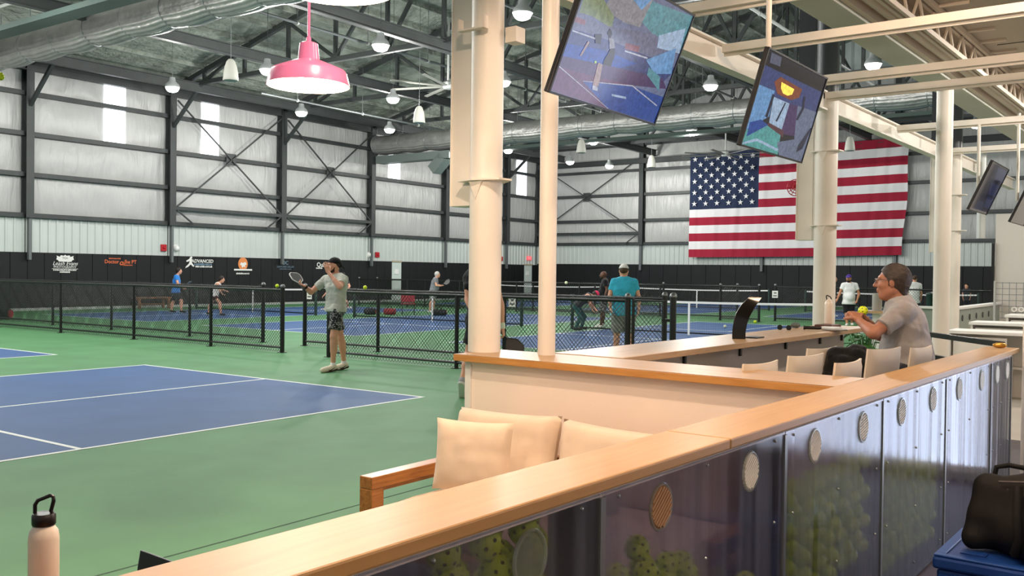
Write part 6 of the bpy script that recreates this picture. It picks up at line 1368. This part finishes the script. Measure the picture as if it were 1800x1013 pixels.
# --- the serving player
J, a = D_('player')
pl, I = person('man in grey tee, patterned shorts and backwards black cap, paddle out, shading his eyes', J, a, .0075, 1.02, sk1, c_sage, c_pat, (s_cream, m_sole), h_dk, 'buzz', c_black, True, M('beard_brown', '#3a2418', .8), curl=(.12, 1.25), shirt_seed=2.0, shorts_len=.74, thin=.88, sock=s_white, handspread=(.14, .02), sleeve=.62)
W_ = np.array(J['wr']); Hh = np.array(J['hr'])
for an_, to_ in ((J['al'], J['tl']), (J['ar'], J['tr'])):
    an_, to_ = np.array(an_), np.array(to_); fd2 = nz(np.array([to_[0]-an_[0], to_[1]-an_[1], 0])); cs = nz(np.array([-.69,-.72,0])-fd2*(np.array([-.69,-.72,0])@fd2)); b0 = np.array([an_[0], an_[1], .052])
    MB().path([b0+fd2*.12+cs*.043+np.array([0,0,-.012]), b0+fd2*.09+cs*.048+np.array([0,0,-.022]), b0+fd2*.06+cs*.05+np.array([0,0,-.014]), b0+fd2*.0+cs*.049+np.array([0,0,.02])], [.004,.008,.007,.003], 6).build('shoe_mark', s_black, pl, smooth=60)
wd = nz(W_-np.array(J['er'])); MB().lathe([(.036,-.012),(.037,0),(.036,.02)], W_-wd*.02, 16, ax=wd).build('wristband', c_black, pl, smooth=50)
def paddle(c, d, s_, n, label, edge, face, L_=.24, W=.195):
    t = thing('paddle', label, 'paddle', tuple(c)); c, d, s_, n = map(Vector, (c, d, s_, n))
    MB().lathe([(0,-.075),(.018,-.074),(.016,-.06),(.0155,.05),(.012,.07)], c, 12, ax=d, cap=False).build('grip', m_black, t, smooth=50)
    P = [(-.018,0),(-.03,.02),(-W/2+.01,.07),(-W/2,.1),(-W/2,L_-.05),(-W/2+.015,L_-.02),(-W/2+.045,L_),(W/2-.045,L_),(W/2-.015,L_-.02),(W/2,L_-.05),(W/2,.1),(W/2-.01,.07),(.03,.02),(.018,0)]
    MB().prism(P, c+d*.06, s_, d, n, .012).build('face', face, t)
    MB().path([c+d*.06+s_*x+d*y for x, y in P], .0085, 6, closed=True).build('edge_guard', edge, t, smooth=60)
    return t
view_l = np.array([-.72, .69, 0]); upv = np.array([0,0,1.0])
fwv = np.array([.69,.72,0]); pdv = nz(view_l*.53+upv*.85+fwv*.6); psd = nz(view_l*.95+upv*.05-fwv*.9); psd = nz(psd-pdv*(psd@pdv))
paddle(Hh-pdv*.04, pdv, psd, np.cross(psd, pdv), 'white-edged black paddle held out by the serving player', s_white, M('paddle_black', '#1b1d1c', .5), .225, .215)
# --- man in turquoise seen from behind
J, a = D_('turq_tee')
tq, I = person('man seen from behind in turquoise tee, grey shorts and white cap behind the fence', J, a, .011, 1.05, sk1, c_turq, c_stone, (s_white,), h_br, 'buzz', cloth('cap_white', '#dcdad6'), False, None, curl=(.6, .6), belly=.02, shorts_len=.85, thin=1.12)
# --- player half hidden behind the peach column
J, a = D_('behind_column')
bc, I = person('player in black half hidden behind the peach column, grey shoe tilted on its toe', J, a, .012, 1.05, sk1, c_black, c_black, (s_grey, m_sole2), h_br, 'short', None, curl=(.5, 1.1), shorts_len=.72)
W_, E_ = np.array(J['wr']), np.array(J['er']); MB().lathe([(.036,-.03),(.037,0),(.036,.045)], W_+nz(E_-W_)*.03, 16, ax=nz(E_-W_)).build('wristband', M('wristband_mint', '#d7e2cf', .9), bc, smooth=50)
paddle(np.array(J['hr'])+np.array([.0,.0,.01]), nz(np.array([.30,-.50,-.62])), nz(np.array([.6,-.6,.55])), nz(np.cross(nz(np.array([.6,-.6,.55])), nz(np.array([.35,-.45,-.8])))), 'black paddle held low at the right edge of the peach column', m_black, m_black)
# --- the seated man at the bar
J, a = D_('seated')
st, I = person('seated older man in warm grey tee and glasses, looking left with hands raised', J, a, .0065, 1.02, sk4, c_warm, c_navy, (s_black,), h_gy, 'short', None, False, None, curl=(2.1, 1.9), belly=.01, shirt_seed=4.0, glasses=M('glasses_frame', '#7a6f68', .3, .5), shorts_len=.95, sleeve=.72, thin=1.12, head_s=1.06)
ball(tuple((7.205, 1.941, 1.344)), 'bright yellow ball held up by the seated man', s=.98)
# --- people on the far courts
J, a = D_('blue_tee'); p_, I = person('man in a blue tee and dark shorts at far left, ready at the long wall', J, a, .016, .98, sk1, c_blue, c_navy, (s_black, s_white), h_dk, 'short', shorts_len=.8)
paddle(np.array(J['hr'])+upv*.05, nz(np.array([.3,-.6,.6])), nz(np.array([.8,.4,0])), nz(np.array([.2,-.5,-.6])), 'paddle held by the man in the blue tee', m_greysteel, m_greysteel)
J, a = D_('tank_woman'); p_, I = person('woman in white tank top and maroon shorts leaning forward, dark ponytail', J, a, .016, .92, sk1, cloth('tank_white', '#efece8'), c_maroon, (s_black, s_white), h_dk, 'short', female=True, tank=True, shorts_len=.45, pony=True, thin=.88, pitch=-10)
J, a = D_('grey_senior'); p_, I = person('white-haired man in grey tee with paddle before the far black pads', J, a, .018, .98, sk1, c_grey, c_stone, (s_white,), h_gr, 'short', shorts_len=.9, belly=.02)
paddle(np.array(J['hr'])+upv*.04, nz(np.array([.6,-.6,.4])), nz(np.array([.3,.3,.8])), nz(np.cross(nz(np.array([.3,.3,.8])), nz(np.array([.6,-.6,.4])))), 'dark paddle held by the white-haired man', m_black, m_black)
J, a = D_('hidden_lunger'); p_, I = person('player in dark tee lunging, mostly hidden behind the serving player', J, a, .02, 1.0, sk1, c_dkgr, c_black, (s_white,), h_dk, 'short')
J, a = D_('black_tee'); p_, I = person('bald man in black tee and patterned shorts standing beside the pink-capped woman', J, a, .015, 1.0, sk3, c_black, c_pat, (s_white,), None, shorts_len=.9, beard=M('beard_black', '#15100d', .8), belly=.02)
J, a = D_('pink_cap'); p_, I = person('woman in pink cap and teal leggings bending forward behind the fence', J, a, .014, .92, sk1, c_dkgr, c_teal, (s_black,), h_dk, 'short', cloth('cap_pink', '#e0305e'), female=True, tank=True, pants=True, pitch=-55, thin=.9)
J, a = D_('white_tee_cap'); p_, I = person('bearded man in white tee, black shorts and purple cap facing the camera', J, a, .016, 1.02, sk2, c_white, c_black, (s_white,), h_dk, 'buzz', cloth('cap_purple', '#4a2a90'), beard=M('beard_black', '#15100d', .8), belly=.02, shorts_len=.85)
J, a = D_('blond'); p_, I = person('blond person in black half hidden by the white column', J, a, .02, .95, sk1, c_black, c_navy, (s_white,), h_bl, 'short')
J, a = D_('white_tee_back'); p_, I = person('man in white tee seen from behind, just right of the seated man head', J, a, .018, 1.0, sk1, c_white, c_navy, (s_white,), h_br, 'buzz')
J, a = D_('far_child'); p_, I = person('small dark-haired person far away at right behind the fence', J, a, .02, .78, sk1, c_dkgr, c_navy, (s_white,), h_dk, 'short', head_s=1.15)
# --- backpack on the cooler, jacket over the stool
bp = thing('backpack', 'black backpack slumped on the blue cooler at lower right', 'backpack', LP(4.6, -.93, .424))
c0 = np.array(LP(4.6, -.93, .424)); e_, n_, u_ = np.array(LE), np.array(LN), np.array(UP)
G = Field(c0-np.array([.3,.42,.02]), c0+np.array([.3,.42,.46]), .011)
G.ell(c0+u_*.10, (e_, n_, u_), (.20, .31, .15), 0); G.ell(c0+u_*.19-n_*.02, (e_, n_, u_), (.17, .27, .16), .06); G.ell(c0-e_*.13+u_*.10, (e_, n_, u_), (.12, .2, .11), .04)
G.cone(c0+n_*.24+u_*.26-e_*.04, c0-n_*.2+u_*.30, .05, .05, .06); G.cone(c0+n_*.25+u_*.26-e_*.06, c0+n_*.29+u_*.05-e_*.1, .05, .06, .06); G.cone(c0+n_*.02+u_*.05-e_*.2, c0-n_*.2+u_*.05-e_*.2, .06, .06, .05); G.cut(c0+u_*.002, -u_); G.wrinkle(.006, 26, 1.0)
skin(G, 'bag_body', m_bpk, bp)
MB().path([c0+n_*.24+u_*.29, c0+n_*.23+u_*.345, c0+n_*.18+u_*.36, c0+n_*.09+u_*.352, c0+n_*.06+u_*.31], .011, 8).build('grab_handle', m_bpk, bp, smooth=60)
MB().path([c0-e_*.16+n_*.12+u_*.30, c0-e_*.235+n_*.11+u_*.2, c0-e_*.245+n_*.1+u_*.1, c0-e_*.22+n_*.12+u_*.03], .018, 6).build('strap', m_bpk, bp, smooth=60)
MB().path([c0-e_*.14-n_*.16+u_*.30, c0-e_*.24-n_*.15+u_*.2, c0-e_*.25-n_*.12+u_*.08], .018, 6).build('strap', m_bpk, bp, smooth=60)
MB().path([c0-e_*.12+n_*.2+u_*.305, c0-e_*.13+u_*.33, c0-e_*.12-n_*.2+u_*.32], .005, 5).build('zipper', m_stud, bp)
jk = thing('jacket', 'black jacket bunched between two cream bar stool backs at the counter', 'jacket', (6.53, 1.86, .7))
c0 = np.array([6.532, 1.858, .95]); q = math.radians(-70); e_ = np.array([math.cos(q), math.sin(q), 0]); n_ = np.array([-e_[1], e_[0], 0])
G = Field(c0-np.array([.36,.36,.36]), c0+np.array([.36,.36,.34]), .011)
G.cone(c0-e_*.06+u_*.10, c0+e_*.07+u_*.12, .055, .06, .03); G.cone(c0-e_*.07+u_*.08, c0-e_*.09-u_*.28, .065, .08, .05); G.cone(c0+e_*.08+u_*.08, c0+e_*.09-u_*.28, .065, .08, .05)
G.cone(c0-n_*.05+u_*.05, c0-n_*.06-u_*.28, .06, .08, .06); G.cone(c0-e_*.10+u_*.13, c0+e_*.10+u_*.15, .028, .036, .02); G.cone(c0-e_*.10+u_*.02, c0-e_*.16-u_*.1, .04, .045, .03)

for k in range(9):
    aa = rng.rand()*6.28; p0 = c0+e_*.11*math.cos(aa)+n_*.10*math.sin(aa)+u_*(.10-.2*rng.rand()); p1 = p0+e_*(rng.rand()-.5)*.14+u_*(-.05-.12*rng.rand())+n_*(rng.rand()-.5)*.06
    G.cone(p0, p1, .03, .022, .012)
for k in range(6):
    aa = 3.6+rng.rand()*2.2; p0 = c0+e_*.13*math.cos(aa)+n_*.13*math.sin(aa)+u_*(.12-.2*rng.rand()); G.cone(p0, p0+e_*(rng.rand()-.5)*.16+u_*(rng.rand()-.6)*.2, .02, .016, 0, op='sub')
G.wrinkle(.009, 34, 2.0); G.wrinkle(.005, 60, .7); skin(G, 'jacket_cloth', cloth('jacket_black', '#0f1012'), jk)
MB().path([c0-n_*.13+u_*.0-e_*.06, c0-n_*.15-u_*.05, c0-n_*.13-u_*.03+e_*.08], .003, 5).build('piping', m_white, jk)
